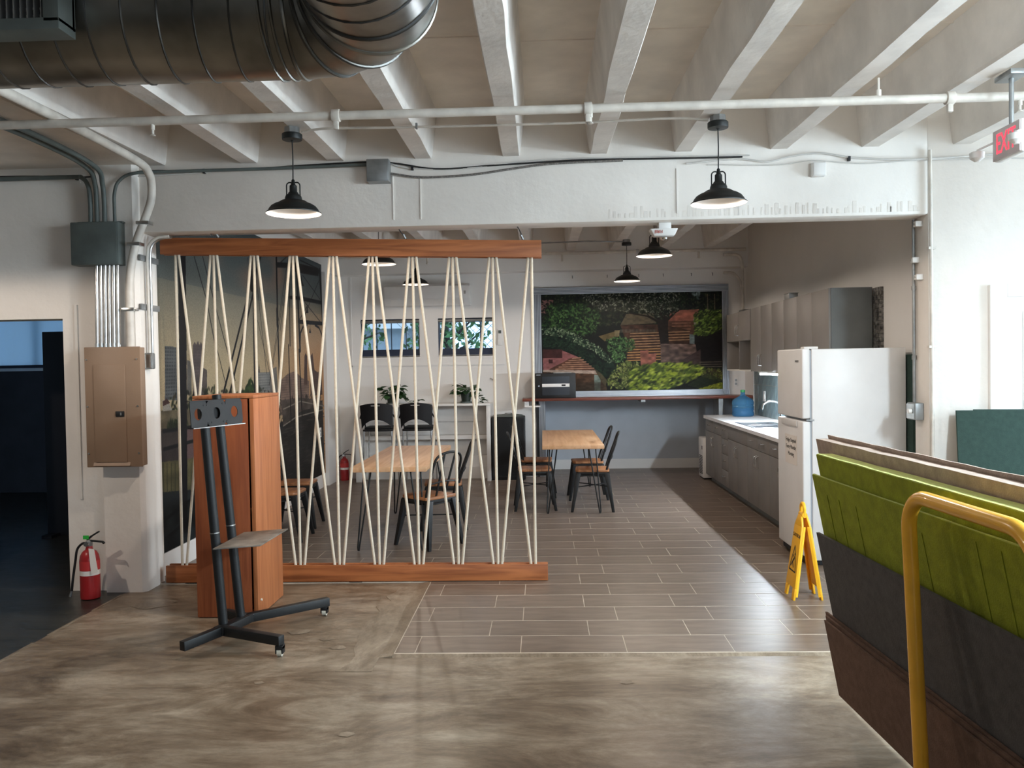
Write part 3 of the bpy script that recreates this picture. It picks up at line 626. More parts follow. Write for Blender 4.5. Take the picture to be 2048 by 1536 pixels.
Q.poly([(0.027, 0.656), (0.164, 0.667), (0.16, 0.784), (0.023, 0.762)], (98, 88, 82), (84, 72, 72), nz=.2); Q.poly([(0.104, 0.67), (0.164, 0.674), (0.161, 0.761), (0.107, 0.758)], (140, 110, 108)); 
Q.poly([(0.024, 0.748), (0.161, 0.761), (0.157, 0.867), (0.021, 0.837)], (132, 124, 82), nz=.15)
Q.poly([(0.021, 0.83), (0.157, 0.857), (0.151, 1.04), (0.015, 1.001)], (58, 66, 68), (46, 54, 58), nz=.3)
for k in range(9): Q.line([((0.031, 0.751), (0.028, 0.832)), ((0.044, 0.754), (0.042, 0.836)), ((0.059, 0.757), (0.056, 0.84)), ((0.073, 0.76), (0.07, 0.844)), ((0.088, 0.763), (0.085, 0.848)), ((0.103, 0.766), (0.1, 0.852)), ((0.118, 0.769), (0.115, 0.856)), ((0.134, 0.773), (0.131, 0.86)), ((0.15, 0.776), (0.147, 0.864))][k][0], [((0.031, 0.751), (0.028, 0.832)), ((0.044, 0.754), (0.042, 0.836)), ((0.059, 0.757), (0.056, 0.84)), ((0.073, 0.76), (0.07, 0.844)), ((0.088, 0.763), (0.085, 0.848)), ((0.103, 0.766), (0.1, 0.852)), ((0.118, 0.769), (0.115, 0.856)), ((0.134, 0.773), (0.131, 0.86)), ((0.15, 0.776), (0.147, 0.864))][k][1], .0022, (84, 82, 58))
for a in ([(0.029, 0.909), (0.151, 0.873)], [(0.027, 0.964), (0.149, 0.926)], [(0.035, 0.713), (0.157, 0.707)], [(0.034, 0.663), (0.158, 0.665)]): Q.line(a[0], a[1], .006, (40, 46, 50))
Q.poly([(0.615, 0.711), (0.983, 0.648), (0.991, 1.01), (0.602, 1.018)], (78, 72, 68), (60, 58, 56), nz=.2); Q.poly([(0.164, 0.678), (0.614, 0.721), (0.601, 1.038), (0.152, 1.018)], (80, 72, 68), nz=.25)
Q.poly([(0.629, 0.622), (0.774, 0.622), (0.957, 0.646), (0.997, 0.678), (0.772, 0.68), (0.636, 0.727)], (112, 98, 88), nz=.2)
for i in range(90):
    uu = rng.uniform(.60, .97); vv = rng.uniform(.70, .96); Q.line((uu, vv), (uu + rng.uniform(.02, .06), vv + rng.uniform(-.003, .003)), .0012, (128, 116, 104), .7)
for i in range(60):
    uu = rng.uniform(.60, .97); vv = rng.uniform(.70, .96); Q.line((uu, vv), (uu + rng.uniform(.03, .08), vv + rng.uniform(-.003, .003)), .0016, (44, 42, 42), .8)
for a in ([(0.636, 0.727), (0.738, 0.702)], [(0.738, 0.702), (0.996, 0.693)], [(0.639, 0.659), (0.774, 0.637)], [(0.774, 0.637), (0.997, 0.678)]): Q.line(a[0], a[1], .003, (178, 166, 150))
Q.poly([(0.105, 0.163), (0.134, 0.156), (0.128, 0.436), (0.113, 0.974), (0.09, 0.97), (0.1, 0.436)], DK)
for a, wd in (([(0.168, 0.149), (0.217, 0.276)], .003), ([(0.217, 0.276), (0.254, 0.432)], .003), ([(0.255, 0.416), (0.298, 0.547)], .002), ([(0.204, 0.141), (0.255, 0.287)], .003), ([(0.255, 0.287), (0.345, 0.532)], .0025), ([(0.428, 0.095), (0.443, 0.145)], .002), ([(0.481, 0.166), (0.53, 0.509)], .002), ([(0.481, 0.314), (0.568, 0.559)], .0015), ([(0.662, 0.195), (0.571, 0.49)], .002), ([(0.621, 0.3), (0.545, 0.557)], .002), ([(0.699, 0.044), (0.621, 0.3)], .002), ([(0.719, 0.04), (0.63, 0.34)], .002)): Q.line(a[0], a[1], wd, DK)
for a, wd in (([(0.431, 0.219), (0.28, 0.582)], .007), ([(0.455, 0.225), (0.312, 0.584)], .007), ([(0.51, 0.071), (0.453, 0.189)], .007), ([(0.457, 0.083), (0.46, 0.243)], .011), ([(0.46, 0.243), (0.455, 0.59)], .011), ([(0.455, 0.143), (0.45, 0.199)], .016), ([(0.616, 0.046), (0.614, 0.301)], .010), ([(0.612, 0.262), (0.613, 0.321)], .014), ([(0.614, 0.301), (0.619, 0.605)], .008), ([(0.711, 0.024), (0.703, 0.397)], .006), ([(0.691, 0.398), (0.697, 0.721)], .006), ([(0.768, 0.011), (0.784, 0.416)], .012), ([(0.775, 0.416), (0.788, 0.699)], .008), ([(0.982, 0.029), (1.001, 0.265)], .014), ([(1.0, 0.169), (1.007, 0.457)], .010)): Q.line(a[0], a[1], wd, DK)
for a, wd in (([(0.616, 0.08), (0.758, 0.054)], .012), ([(0.758, 0.054), (0.966, 0.037)], .016), ([(0.757, 0.074), (0.965, 0.053)], .008), ([(0.704, 0.197), (0.794, 0.188)], .008), ([(0.794, 0.188), (0.995, 0.182)], .010), ([(0.776, 0.292), (1.005, 0.281)], .010), ([(0.642, 0.067), (0.696, 0.028)], .003), ([(0.801, 0.021), (0.967, 0.025)], .003), ([(0.82, 0.083), (0.98, 0.167)], .0022), ([(0.974, 0.078), (0.811, 0.283)], .0022), ([(0.837, 0.202), (0.985, 0.278)], .0022), ([(0.781, 0.285), (0.859, 0.211)], .0022)): Q.line(a[0], a[1], wd, DK)
Q.poly([(0.807, 0.081), (0.815, 0.106), (0.831, 0.13), (0.796, 0.136)], DK); Q.poly([(0.854, 0.216), (0.866, 0.246), (0.843, 0.248)], DK); Q.poly([(0.877, 0.31), (0.885, 0.335), (0.866, 0.336)], DK); Q.line([(0.855, 0.18), (0.854, 0.216)][0], [(0.855, 0.18), (0.854, 0.216)][1], .0015, DK); Q.line([(0.878, 0.288), (0.877, 0.313)][0], [(0.878, 0.288), (0.877, 0.313)][1], .0015, DK)
ap = [(0.785, 0.394), (0.791, 0.339), (0.814, 0.311), (0.85, 0.299)]; bp2 = [(0.995, 0.385), (0.987, 0.333), (0.964, 0.304), (0.925, 0.295)]
for pp in (ap, bp2):
    for i in range(3): Q.line(pp[i], pp[i + 1], .006, DK)
gl = Q.a.mean(axis=2, keepdims=True); Q.a = (Q.a * .72 + gl * .28) * (.93 + .14 * rng.random((480, 840, 1)))
MUR_L = image_mat('bridge mural print', brighten(np.clip(Q.a, 0, 1) ** 1.3, 0.76), 0.55)

def picture(name, corners, mat, label, uv=((0, 0), (1, 0), (1, 1), (0, 1)), depth=(0, 0, 0)):
    c = [Vector(p) for p in corners]; d = Vector(depth); me = bpy.data.meshes.new(name)
    base = (c[0] + c[1]) / 2
    me.from_pydata([p - base for p in c] + [p + d - base for p in c], [], [(0, 1, 2, 3), (7, 6, 5, 4), (0, 4, 5, 1), (1, 5, 6, 2), (2, 6, 7, 3), (3, 7, 4, 0)])
    ul = me.uv_layers.new(name='UVMap')
    for f in me.polygons:
        for li in f.loop_indices: ul.data[li].uv = uv[me.loops[li].vertex_index % 4]
    me.materials.append(mat); o = bpy.data.objects.new(name, me); COL.objects.link(o); o.location = base; WL[o] = base
    return tag(o, label, 'mural')
picture('wall_mural', [(-0.005, 11.935, 1.235), (2.575, 11.935, 1.235), (2.575, 11.935, 2.635), (-0.005, 11.935, 2.635)], MUR_R, 'wall mural of a garden with stone steps and bright ferns in an aluminium frame', depth=(0, 0.012, 0))
picture('wall_mural', [(-3.012, 6.25, 0.19), (-3.012, 11.25, 0.19), (-3.012, 11.25, 3.05), (-3.012, 6.25, 3.05)], MUR_L, 'wall mural of an iron bridge and skyline at sunset behind the rope screen', depth=(-0.012, 0, 0))
# ================================================================== HALL OBJECTS
# spiral duct with elbow and register
t = thing('spiral_duct', 'large galvanized spiral duct with an elbow hung under the joists top left', 'duct', (-2.0, 2.55, 2.50))
DR = 0.20; DZ = 2.735; DY = 2.55; xc, yc, RB = -0.73, 2.28, 0.27
obj('duct_run', MB().tube([(-5.5, DY, DZ), (xc, DY, DZ)], DR, 48, caps=False), DUCT, t, smooth=True)
hx = []
turns = int((xc + 5.5) / 0.105)
for i in range(turns * 28 + 1):
    a = 2 * math.pi * i / 28; hx.append((-5.5 + 0.105 * i / 28, DY - (DR + .001) * math.cos(a), DZ + (DR + .001) * math.sin(a)))
obj('spiral_seam', MB().tube(hx, 0.0035, 5, caps=False), DUCTD, t, smooth=True, kind=None)
rings = []
for k, a in enumerate((90, 67.5, 45, 22.5, 0)):
    a = math.radians(a); c = Vector((xc + RB * math.cos(a), yc + RB * math.sin(a), DZ)); rad = Vector((math.cos(a), math.sin(a), 0))
    rings.append([(c + rad * DR * math.cos(2 * math.pi * q / 48) + Vector((0, 0, 1)) * DR * math.sin(2 * math.pi * q / 48)) for q in range(48)])
for k in range(4):
    vs = rings[k] + rings[k + 1]; obj('elbow_gore', MB().add(vs, [(q, (q + 1) % 48, 48 + (q + 1) % 48, 48 + q) for q in range(48)]), DUCT, t, smooth=True)
for k in range(5):
    obj('seam_ring', MB().tube([p for p in rings[k]], 0.007, 8, closed=True), DUCTD if k in (1, 2, 4) else DUCT, t, smooth=True)
xa = xc + RB
obj('duct_branch', MB().tube([(xa, yc, DZ), (xa, -4.5, DZ)], DR, 48, caps=False), DUCT, t, smooth=True)
hb = []
for i in range(28 * 24):
    a = 2 * math.pi * i / 28; hb.append((xa + (DR + .001) * math.cos(a), yc - 0.03 - 0.105 * i / 28, DZ + (DR + .001) * math.sin(a)))
obj('spiral_seam', MB().tube(hb, 0.0035, 5, caps=False), DUCTD, t, smooth=True)
for x in (-0.80, -0.765): obj('seam_ring', MB().tube(arc((x, DY, DZ), DR + .002, 0, 2 * math.pi * 47 / 48, 47, 'yz'), 0.005, 6, closed=True), DUCT, t, smooth=True)
t2 = thing('air_register', 'dark grey supply register with vertical bars mounted on the spiral duct', 'vent', (-1.75, 2.31, 2.58))
rx0, rx1, ry, rz0, rz1 = -2.35, -1.325, 2.262, 2.605, 2.765
fr = MB().box(rx0, rx1, ry, ry + .085, rz0 - .02, rz0 + .012).box(rx0, rx1, ry, ry + .085, rz1 - .012, rz1 + .02).box(rx1 - .045, rx1, ry, ry + .085, rz0, rz1)
obj('frame', fr, GREYBOX, t2, bevel=0.002); obj('back_plate', MB().box(rx0, rx1, ry + .07, ry + .08, rz0, rz1), BLACKP, t2)
for i in range(48):
    x = rx1 - .055 - i * .0195
    if x > rx0: obj('bar', MB().box(x, x + .003, ry + .006, ry + .03, rz0 + .012, rz1 - .012), GREYMET, t2)
for z in (rz0 + .028, rz0 + .048): obj('cross_bar', MB().box(rx0, rx1 - .045, ry + .035, ry + .045, z, z + .006), GREYMET, t2)

# sprinkler main and its fittings
PY, PZ = 4.6, 3.038
t = thing('sprinkler_pipe', 'white painted sprinkler main running across the hall below the joists', 'pipe', (-0.2, PY, 3.06))
obj('pipe_run', MB().tube([(-6.95, PY, PZ), (5.25, PY, PZ)], 0.0245, 16), PIPEW, t, smooth=True)
for x in (-1.13, 0.273, 2.233):
    obj('clamp', MB().tube([(x - .022, PY, PZ), (x + .022, PY, PZ)], 0.036, 12).box(x - .014, x + .014, PY - .012, PY + .012, PZ - .075, PZ - .02), PIPEW, t, bevel=0.003)
for x, up in ((-2.172, False), (0.287, False), (1.853, True), (2.605, False)):
    if up: m = MB().cyl((x, PY, PZ), (x, PY, PZ + .055), .014, 10).cyl((x, PY, PZ + .055), (x, PY, PZ + .12), .006, 8)
    else: m = MB().cyl((x, PY, PZ - .05), (x, PY, PZ), .012, 10).cyl((x, PY, PZ - .075), (x, PY, PZ - .05), .008, 8).lathe([(.004, -.085), (.016, -.083), (.016, -.08), (.004, -.078)], 10, (x, PY, PZ))
    obj('sprinkler_head', m, PIPEW, t)
# conduit that feeds the two front lamps
t = thing('lamp_conduit', 'thin conduit strung between the two front pendant lamps', 'conduit', (-0.2, 5.1, 3.09))
obj('conduit_run', MB().tube(smooth_path([(-1.47, 5.1, 3.095), (-1.3, 5.08, 3.108), (-0.8, 5.08, 3.102), (0.2, 5.08, 3.10), (0.8, 5.08, 3.112), (1.03, 5.1, 3.10)]), 0.008, 8), PIPEW, t, smooth=True)
for x in (-0.75, 0.3): obj('strap', MB().box(x - .006, x + .006, 5.07, 5.09, 3.09, 3.125), GREYMET, t)

# pendant lamps
def make_pendant():
    t = thing('pendant_lamp', 'x', 'lamp', (0, 0, 0), group='black barn pendant lamps')
    outer = [(.168, -.002), (.169, .004), (.157, .012), (.150, .026), (.136, .044), (.115, .057), (.092, .066), (.084, .072), (.074, .078), (.053, .083), (.051, .099), (.046, .112), (.034, .120), (.029, .130)]
    inner = [(.167, .000), (.155, .011), (.147, .026), (.133, .043), (.112, .055), (.089, .064), (.070, .075), (.050, .080), (.03, .09), (.004, .092)]
    obj('shade', MB().lathe(outer, 40, cap0=False, cap1=False), BLACKS, t, smooth=True)
    obj('shade_lining', MB().lathe(inner, 40, cap0=False, cap1=False), SHADEW, t, smooth=True)
    obj('socket_cap', MB().lathe([(.029, .128), (.023, .136), (.022, .172), (.016, .178), (.011, .186), (.010, .205), (.006, .212)], 20), BLACKS, t, smooth=True)
    y = MB()
    for s in (-1, 1): y.tube([(s * .042, 0, .112), (s * .042, 0, .165)] + arc((s * .021, 0, .172), .021, 0 if s > 0 else math.pi, math.pi * .8 if s > 0 else math.pi * .2, 8, 'xz') + [(s * .004, 0, .188)], .0042, 8)
    obj('yoke', y, BLACKS, t, smooth=True)
    obj('cord', MB().tube([(0, 0, .205), (.002, 0, .35), (0, 0, .455)], .0038, 8), BLACKP, t)
    cn = obj('canopy', MB().lathe([(.005, .445), (.012, .452), (.060, .455), (.062, .460), (.062, .488), (.058, .492)], 32), BLACKS, t, smooth=True)
    obj('junction_box', MB().lathe([(.048, .490), (.048, .53)], 8), GREYMET, cn)
    obj('bulb', MB().lathe([(.006, .035), (.016, .040), (.020, .052), (.018, .066), (.012, .078), (.012, .092)], 16), BULB, t, smooth=True)
    l = bpy.data.lights.new('lamp_light', 'SPOT'); l.energy = PEND_W; l.color = PEND_COL; l.shadow_soft_size = 0.03; l.spot_size = math.radians(172); l.spot_blend = 0.12
    o = bpy.data.objects.new('lamp_light', l); COL.objects.link(o); o.parent = t; o.location = (0, 0, .022)
    return t
pend = make_pendant()
PL = [(-1.53, 5.1, 'black barn pendant lamp hanging front left above the rope screen'), (1.09, 5.1, 'black barn pendant lamp hanging front right below the sprinkler pipe'),
      (-1.585, 8.05, 'kitchen pendant lamp half hidden by the top rail of the rope screen'), (-1.60, 10.5, 'kitchen pendant lamp in front of the wall air conditioner'),
      (1.07, 7.85, 'kitchen pendant lamp beside the ceiling fire strobe'), (1.10, 10.65, 'kitchen pendant lamp hanging in front of the garden mural'),
      (-4.25, 4.1, 'black barn pendant lamp by the left doorway, outside the left edge of the photo')]
for i, (x, y, lab) in enumerate(PL):
    loc = (x, y, zj(y) - 0.532)
    if i == 0: pend.location = loc; pend['label'] = lab
    else:
        r_ = dup(pend, loc, 0, lab)
        for c_ in r_.children:
            if c_.type == 'LIGHT': c_.data = c_.data.copy(); c_.data.energy = PEND_W * (1.3 if i == 6 else 0.40 if i in (2, 3) else 0.60 if i > 1 else 0.9)

t = thing('added_hall_lamp', 'added cool lamp out of view, standing in for the strong light from the right', 'lamp', (3.05, 2.3, 2.69))  # added source for the strong cool light from the right
obj('diffuser', MB().box(2.93, 3.17, 1.55, 3.05, 2.69, 2.80), HALLE, t); obj('housing', MB().box(2.92, 3.18, 1.54, 3.06, 2.80, 2.83), GREYMET, t)
for y in (1.7, 2.9): obj('hanger', MB().cyl((3.05, y, 2.83), (3.05, y, 3.4), .004, 6), GREYMET, t)
# wiring on the left wall
t = thing('junction_cabinet', 'dark grey square junction cabinet high on the left wall', 'electrical box', (-3.2, 5.9, 2.40))
obj('body', MB().box(-3.382, -3.032, 5.84, 5.945, 2.402, 2.71), GREYBOX, t, bevel=0.006); obj('cover', MB().box(-3.375, -3.04, 5.834, 5.84, 2.41, 2.70), GREYBOX, t, bevel=0.002)
obj('top_flange', MB().box(-3.36, -3.03, 5.90, 5.945, 2.71, 2.722), GREYBOX, t)
t = thing('breaker_panel', 'taupe electrical breaker panel with a hinged door on the left pillar', 'electrical panel', (-3.1, 5.9, 0.94))
obj('body', MB().box(-3.30, -2.91, 5.86, 5.945, 0.945, 1.805), TAUPE, t, bevel=0.004)
obj('cover', MB().box(-3.312, -2.90, 5.85, 5.862, 0.94, 1.81), TAUPE, t, bevel=0.004)
dd = obj('door', MB().box(-3.245, -3.012, 5.843, 5.851, 0.975, 1.682), TAUPE, t, bevel=0.006)
obj('latch', MB().box(-3.085, -3.022, 5.836, 5.844, 1.305, 1.345), BLACK, dd, bevel=0.003); obj('latch_slot', MB().box(-3.05, -3.04, 5.834, 5.837, 1.315, 1.335), GREYMET, dd)
obj('lower_lip', MB().prism([(5.85, .975), (5.85, .945), (5.838, .95)], 0, -3.26, -2.99), TAUPE, t)
for x in (-3.295, -2.925):
    for z in (1.72, 1.38, 1.04): obj('screw', MB().cyl((x, 5.844, z), (x, 5.852, z), .006, 8), GALV, t)
t = thing('conduit_bundle', 'six bright metal conduits between the junction cabinet and the breaker panel', 'conduit', (-3.14, 5.89, 1.8))
for i in range(6):
    x = -3.232 + i * 0.031
    obj('conduit', MB().tube([(x, 5.89, 1.81), (x + .012, 5.89, 2.402)], .0105 if i % 2 else .013, 10), GALV, t, smooth=True)
    obj('connector', MB().cyl((x, 5.89, 1.808), (x, 5.89, 1.838), .0165, 10), GALV, t)
def run(name, lab, pts, r, mat, cat='conduit', straps=(), n=6):
    P0 = smooth_path(pts, n); t = thing(name, lab, cat, tuple(P0[-1]))
    obj('tube', MB().tube(P0, r, 12), mat, t, smooth=True)
    for s in straps: obj('strap', MB().box(s[0] - r * 1.6, s[0] + r * 1.6, s[1] - r * 1.3, s[1] + r * 1.4, s[2] - .012, s[2] + .012), GALV, t, bevel=0.002)
    return t
run('water_pipe', 'white painted pipe curving from the soffit down into the breaker panel', [(-2.74, 2.9, 3.065), (-2.762, 4.6, 3.092), (-2.775, 5.6, 3.085), (-2.775, 5.80, 3.035), (-2.79, 5.87, 2.95), (-2.81, 5.89, 2.85), (-2.86, 5.89, 2.72), (-2.92, 5.89, 2.575), (-2.96, 5.89, 2.43), (-2.982, 5.89, 2.25), (-2.985, 5.89, 2.0), (-2.985, 5.89, 1.81)], .029, PIPEW, 'pipe', [(-2.86, 5.89, 2.70), (-2.93, 5.89, 2.55), (-2.985, 5.89, 2.08)])
run('grey_conduit', 'left of two grey conduits crossing the soffit to the junction cabinet', [(-3.35, 3.8, 3.085), (-3.2, 4.6, 3.096), (-3.16, 5.3, 3.09), (-3.17, 5.72, 3.06), (-3.20, 5.86, 2.98), (-3.208, 5.89, 2.86), (-3.208, 5.89, 2.71)], .017, GREYBOX)
run('grey_conduit', 'right of two grey conduits crossing the soffit to the junction cabinet', [(-3.25, 3.8, 3.085), (-3.12, 4.6, 3.096), (-3.09, 5.3, 3.09), (-3.105, 5.72, 3.06), (-3.145, 5.86, 2.98), (-3.152, 5.89, 2.86), (-3.152, 5.89, 2.71)], .017, GREYBOX)
run('grey_conduit', 'grey conduit along the left wall bending down into the junction cabinet', [(-6.9, 5.96, 3.06), (-4.2, 5.96, 3.06), (-3.45, 5.95, 3.06), (-3.32, 5.91, 3.04), (-3.265, 5.89, 2.97), (-3.255, 5.89, 2.86), (-3.255, 5.89, 2.71)], .016, GREYBOX)
run('header_conduit', 'grey conduit rising from the junction cabinet and running along the header', [(-1.24, 5.975, 3.10), (-2.0, 5.975, 3.09), (-2.7, 5.965, 3.085), (-2.95, 5.93, 3.07), (-3.045, 5.90, 3.01), (-3.075, 5.89, 2.92), (-3.078, 5.89, 2.82), (-3.078, 5.89, 2.71)], .012, GREYBOX)
t = thing('jamb_conduit', 'pair of conduits strapped to the left jamb of the kitchen opening', 'conduit', (-2.93, 6.05, 1.76))
for k, y in enumerate((6.03, 6.075)):
    obj('tube', MB().tube(smooth_path([(-2.915, y, 1.76), (-2.915, y, 2.2), (-2.915, y, 2.48), (-2.90, y + .01, 2.57), (-2.84, y + .02, 2.62), (-2.76, y + .03, 2.63)]), .011, 10), PIPEW if k == 0 else GALV, t, smooth=True)
for z in (2.465, 2.105): obj('strut', MB().box(-2.945, -2.927, 5.955, 6.24, z - .022, z + .022), GREYMET, t, bevel=0.003)
t = thing('switch_box', 'small cast metal box on the corner of the left jamb', 'electrical box', (-2.915, 6.03, 1.63))
obj('body', MB().box(-2.945, -2.885, 6.0, 6.06, 1.645, 1.765), GREYMET, t, bevel=0.01); obj('cover_plate', MB().box(-2.94, -2.89, 5.994, 6.0, 1.655, 1.755), GALV, t, bevel=0.002)
# cables and boxes on the header
def cable(name, lab, pts, r, mat, clips=()):
    P0 = smooth_path(pts, 8); t = thing(name, lab, 'cable', tuple(P0[0])); obj('sheath', MB().tube(P0, r, 8), mat, t, smooth=True)
    for c in clips: obj('clip', MB().box(c[0] - .008, c[0] + .008, c[1] - .012, c[1] + .012, c[2] - .016, c[2] + .016), BLACKP, t)
cable('header_cable', 'dark cable sagging along the top of the header from left wall to right', [(-6.9, 5.985, 3.08), (-4.0, 5.985, 3.085), (-3.42, 5.975, 3.06), (-2.85, 5.98, 3.098), (-2.4, 5.985, 3.082), (-1.25, 5.98, 3.12), (-0.75, 5.985, 3.06), (-0.3, 5.985, 3.075), (0.3, 5.985, 3.095), (0.9, 5.985, 3.09), (1.45, 5.985, 3.088)], .006, CABLEK, [(-3.4, 5.98, 3.06), (-2.45, 5.985, 3.085), (-0.92, 5.985, 3.07)])
cable('header_cable', 'pale cable drooping from the grey box along the header', [(-2.95, 5.985, 3.06), (-2.2, 5.985, 3.085), (-1.24, 5.98, 3.128), (-0.95, 5.985, 3.07), (-0.5, 5.985, 3.062), (0.1, 5.985, 3.105), (1.5, 5.985, 3.098)], .005, CABLEW)
cable('armoured_cable', 'ribbed armoured cable hanging in a shallow loop right of the grey box', [(-1.075, 5.97, 3.03), (-0.85, 5.98, 3.0), (-0.5, 5.985, 3.01), (-0.2, 5.985, 3.045), (0.1, 5.985, 3.075), (0.6, 5.985, 3.085)], .0085, ARMOR)
cable('header_cable', 'white cable waving along the right end of the header', [(1.05, 5.985, 3.05), (1.4, 5.985, 3.075), (1.62, 5.985, 3.05), (1.8, 5.985, 3.085), (2.0, 5.985, 3.10), (2.25, 5.985, 3.06), (2.7, 5.985, 3.04), (3.4, 5.985, 3.07)], .007, CABLEW, [(2.2, 5.985, 3.055)])
cable('header_cable', 'thin white cable looping past the white box on the header', [(1.2, 5.988, 3.04), (1.7, 5.988, 3.025), (1.95, 5.988, 3.05), (2.3, 5.988, 3.02), (2.8, 5.988, 3.035), (4.0, 5.985, 3.02)], .004, CABLEW)
t = thing('header_box', 'grey metal junction box at the top of the header', 'electrical box', (-1.155, 5.95, 2.96))
obj('body', MB().box(-1.238, -1.078, 5.90, 6.0, 2.963, 3.122), GREYMET, t, bevel=0.004); obj('cover_plate', MB().box(-1.232, -1.084, 5.895, 5.90, 2.97, 3.115), GREYMET, t, bevel=0.002)
t = thing('header_box', 'small white junction box near the right end of the header', 'electrical box', (1.98, 5.97, 2.93))
obj('body', MB().box(1.93, 2.03, 5.945, 6.0, 2.93, 3.03), WHITEP, t, bevel=0.012); obj('cover_plate', MB().box(1.938, 2.022, 5.94, 5.946, 2.938, 3.022), WHITEP, t, bevel=0.004)
t = thing('corner_pipe', 'thin painted pipe running down the corner right of the kitchen opening', 'pipe', (2.77, 5.99, 0))
obj('tube', MB().tube([(2.775, 5.975, 0), (2.762, 5.975, 3.1)], .012, 10), PIPEW, t, smooth=True)
for z in (0.9, 1.7, 2.4): obj('strap', MB().box(2.745, 2.795, 5.965, 6.0, z, z + .018), PIPEW, t)
t = thing('jamb_conduit', 'grey conduit running down the right jamb beside the fridge', 'conduit', (2.735, 6.19, 1.2))
obj('tube', MB().tube([(2.738, 6.19, 1.30), (2.738, 6.19, 2.645)], .011, 10), GREYMET, t, smooth=True)
for z in (1.62, 2.13): obj('coupling', MB().cyl((2.738, 6.19, z), (2.738, 6.19, z + .03), .016, 10), GREYMET, t)
t = thing('jamb_box', 'grey metal outlet box on the right jamb beside the fridge', 'electrical box', (2.72, 6.13, 1.2))
obj('body', MB().box(2.69, 2.755, 6.07, 6.21, 1.18, 1.305), GREYMET, t, bevel=0.008)
obj('knob', MB().cyl((2.68, 6.11, 1.245), (2.655, 6.11, 1.245), .018, 12), WHITEP, t); obj('cover_plate', MB().box(2.684, 2.69, 6.08, 6.2, 1.19, 1.295), GALV, t)
for k, (y, z, w) in enumerate(((6.15, 2.345, 'upper'), (6.09, 2.215, 'lower'), (6.10, 2.60, 'topmost'))):
    t = thing('wall_insulator', w + ' of the three small white insulator blocks on the right jamb', 'insulator', (2.74, y, z - .02), group='white blocks on the right jamb')
    obj('block', MB().box(2.705, 2.755, y - .022, y + .022, z - .02, z + .02), WHITEP, t, bevel=0.004); obj('screw', MB().cyl((2.70, y, z), (2.706, y, z), .006, 8), GALV, t)
# fire strobe under the header
t = thing('fire_strobe', 'white fire alarm strobe with red lettering under the header', 'alarm', (0.905, 6.12, 2.52))
obj('mount', MB().box(0.865, 0.955, 6.085, 6.165, 2.605, 2.652), WHITEP, t, bevel=0.004)
obj('housing', MB().hexa([(0.83, 6.09, 2.555), (0.98, 6.09, 2.555), (0.98, 6.17, 2.555), (0.83, 6.17, 2.555)], [(0.80, 6.07, 2.608), (1.005, 6.07, 2.608), (1.005, 6.18, 2.608), (0.80, 6.18, 2.608)]), WHITEP, t, bevel=0.008)
obj('strobe_lens', MB().lathe([(.012, -.02), (.026, -.012), (.03, 0.0)], 16, (0.905, 6.12, 2.545)), CHROME, t, smooth=True)
text('lettering', 'FIRE', 0.034, (0.862, 6.0745, 2.586), (-1, 0, 0), (0, .2, -1), TEXTR, t)
# exit sign
t = thing('exit_sign', 'lit red exit sign hanging from the ceiling at the right edge', 'sign', (2.47, 4.45, 2.68))
obj('housing', MB().box(2.452, 2.502, 4.32, 4.58, 2.675, 2.845), WHITEP, t, bevel=0.012); obj('face', MB().box(2.447, 2.453, 4.325, 4.575, 2.68, 2.84), EXITF, t, bevel=0.002)
text('lettering', 'EXIT', 0.155, (2.4462, 4.45, 2.758), (0, -1, 0), (0, 0, 1), EXITR, t, sx=0.58)
obj('stem', MB().cyl((2.477, 4.45, 2.845), (2.477, 4.45, 3.11), .012, 10), GREYMET, t); obj('canopy', MB().box(2.43, 2.53, 4.37, 4.53, 3.085, 3.115), GREYMET, t, bevel=0.006)
for y in (4.645, 4.27):
    obj('lamp_head', MB().lathe([(.012, 0), (.036, .02), (.038, .05), (.03, .055)], 16, (2.40, y, 2.70)), WHITEP, t, smooth=True); obj('lamp_arm', MB().beam((2.40, y, 2.76), (2.47, 4.45 + (y - 4.45) * .6, 2.79), .012, .012), WHITEP, t)

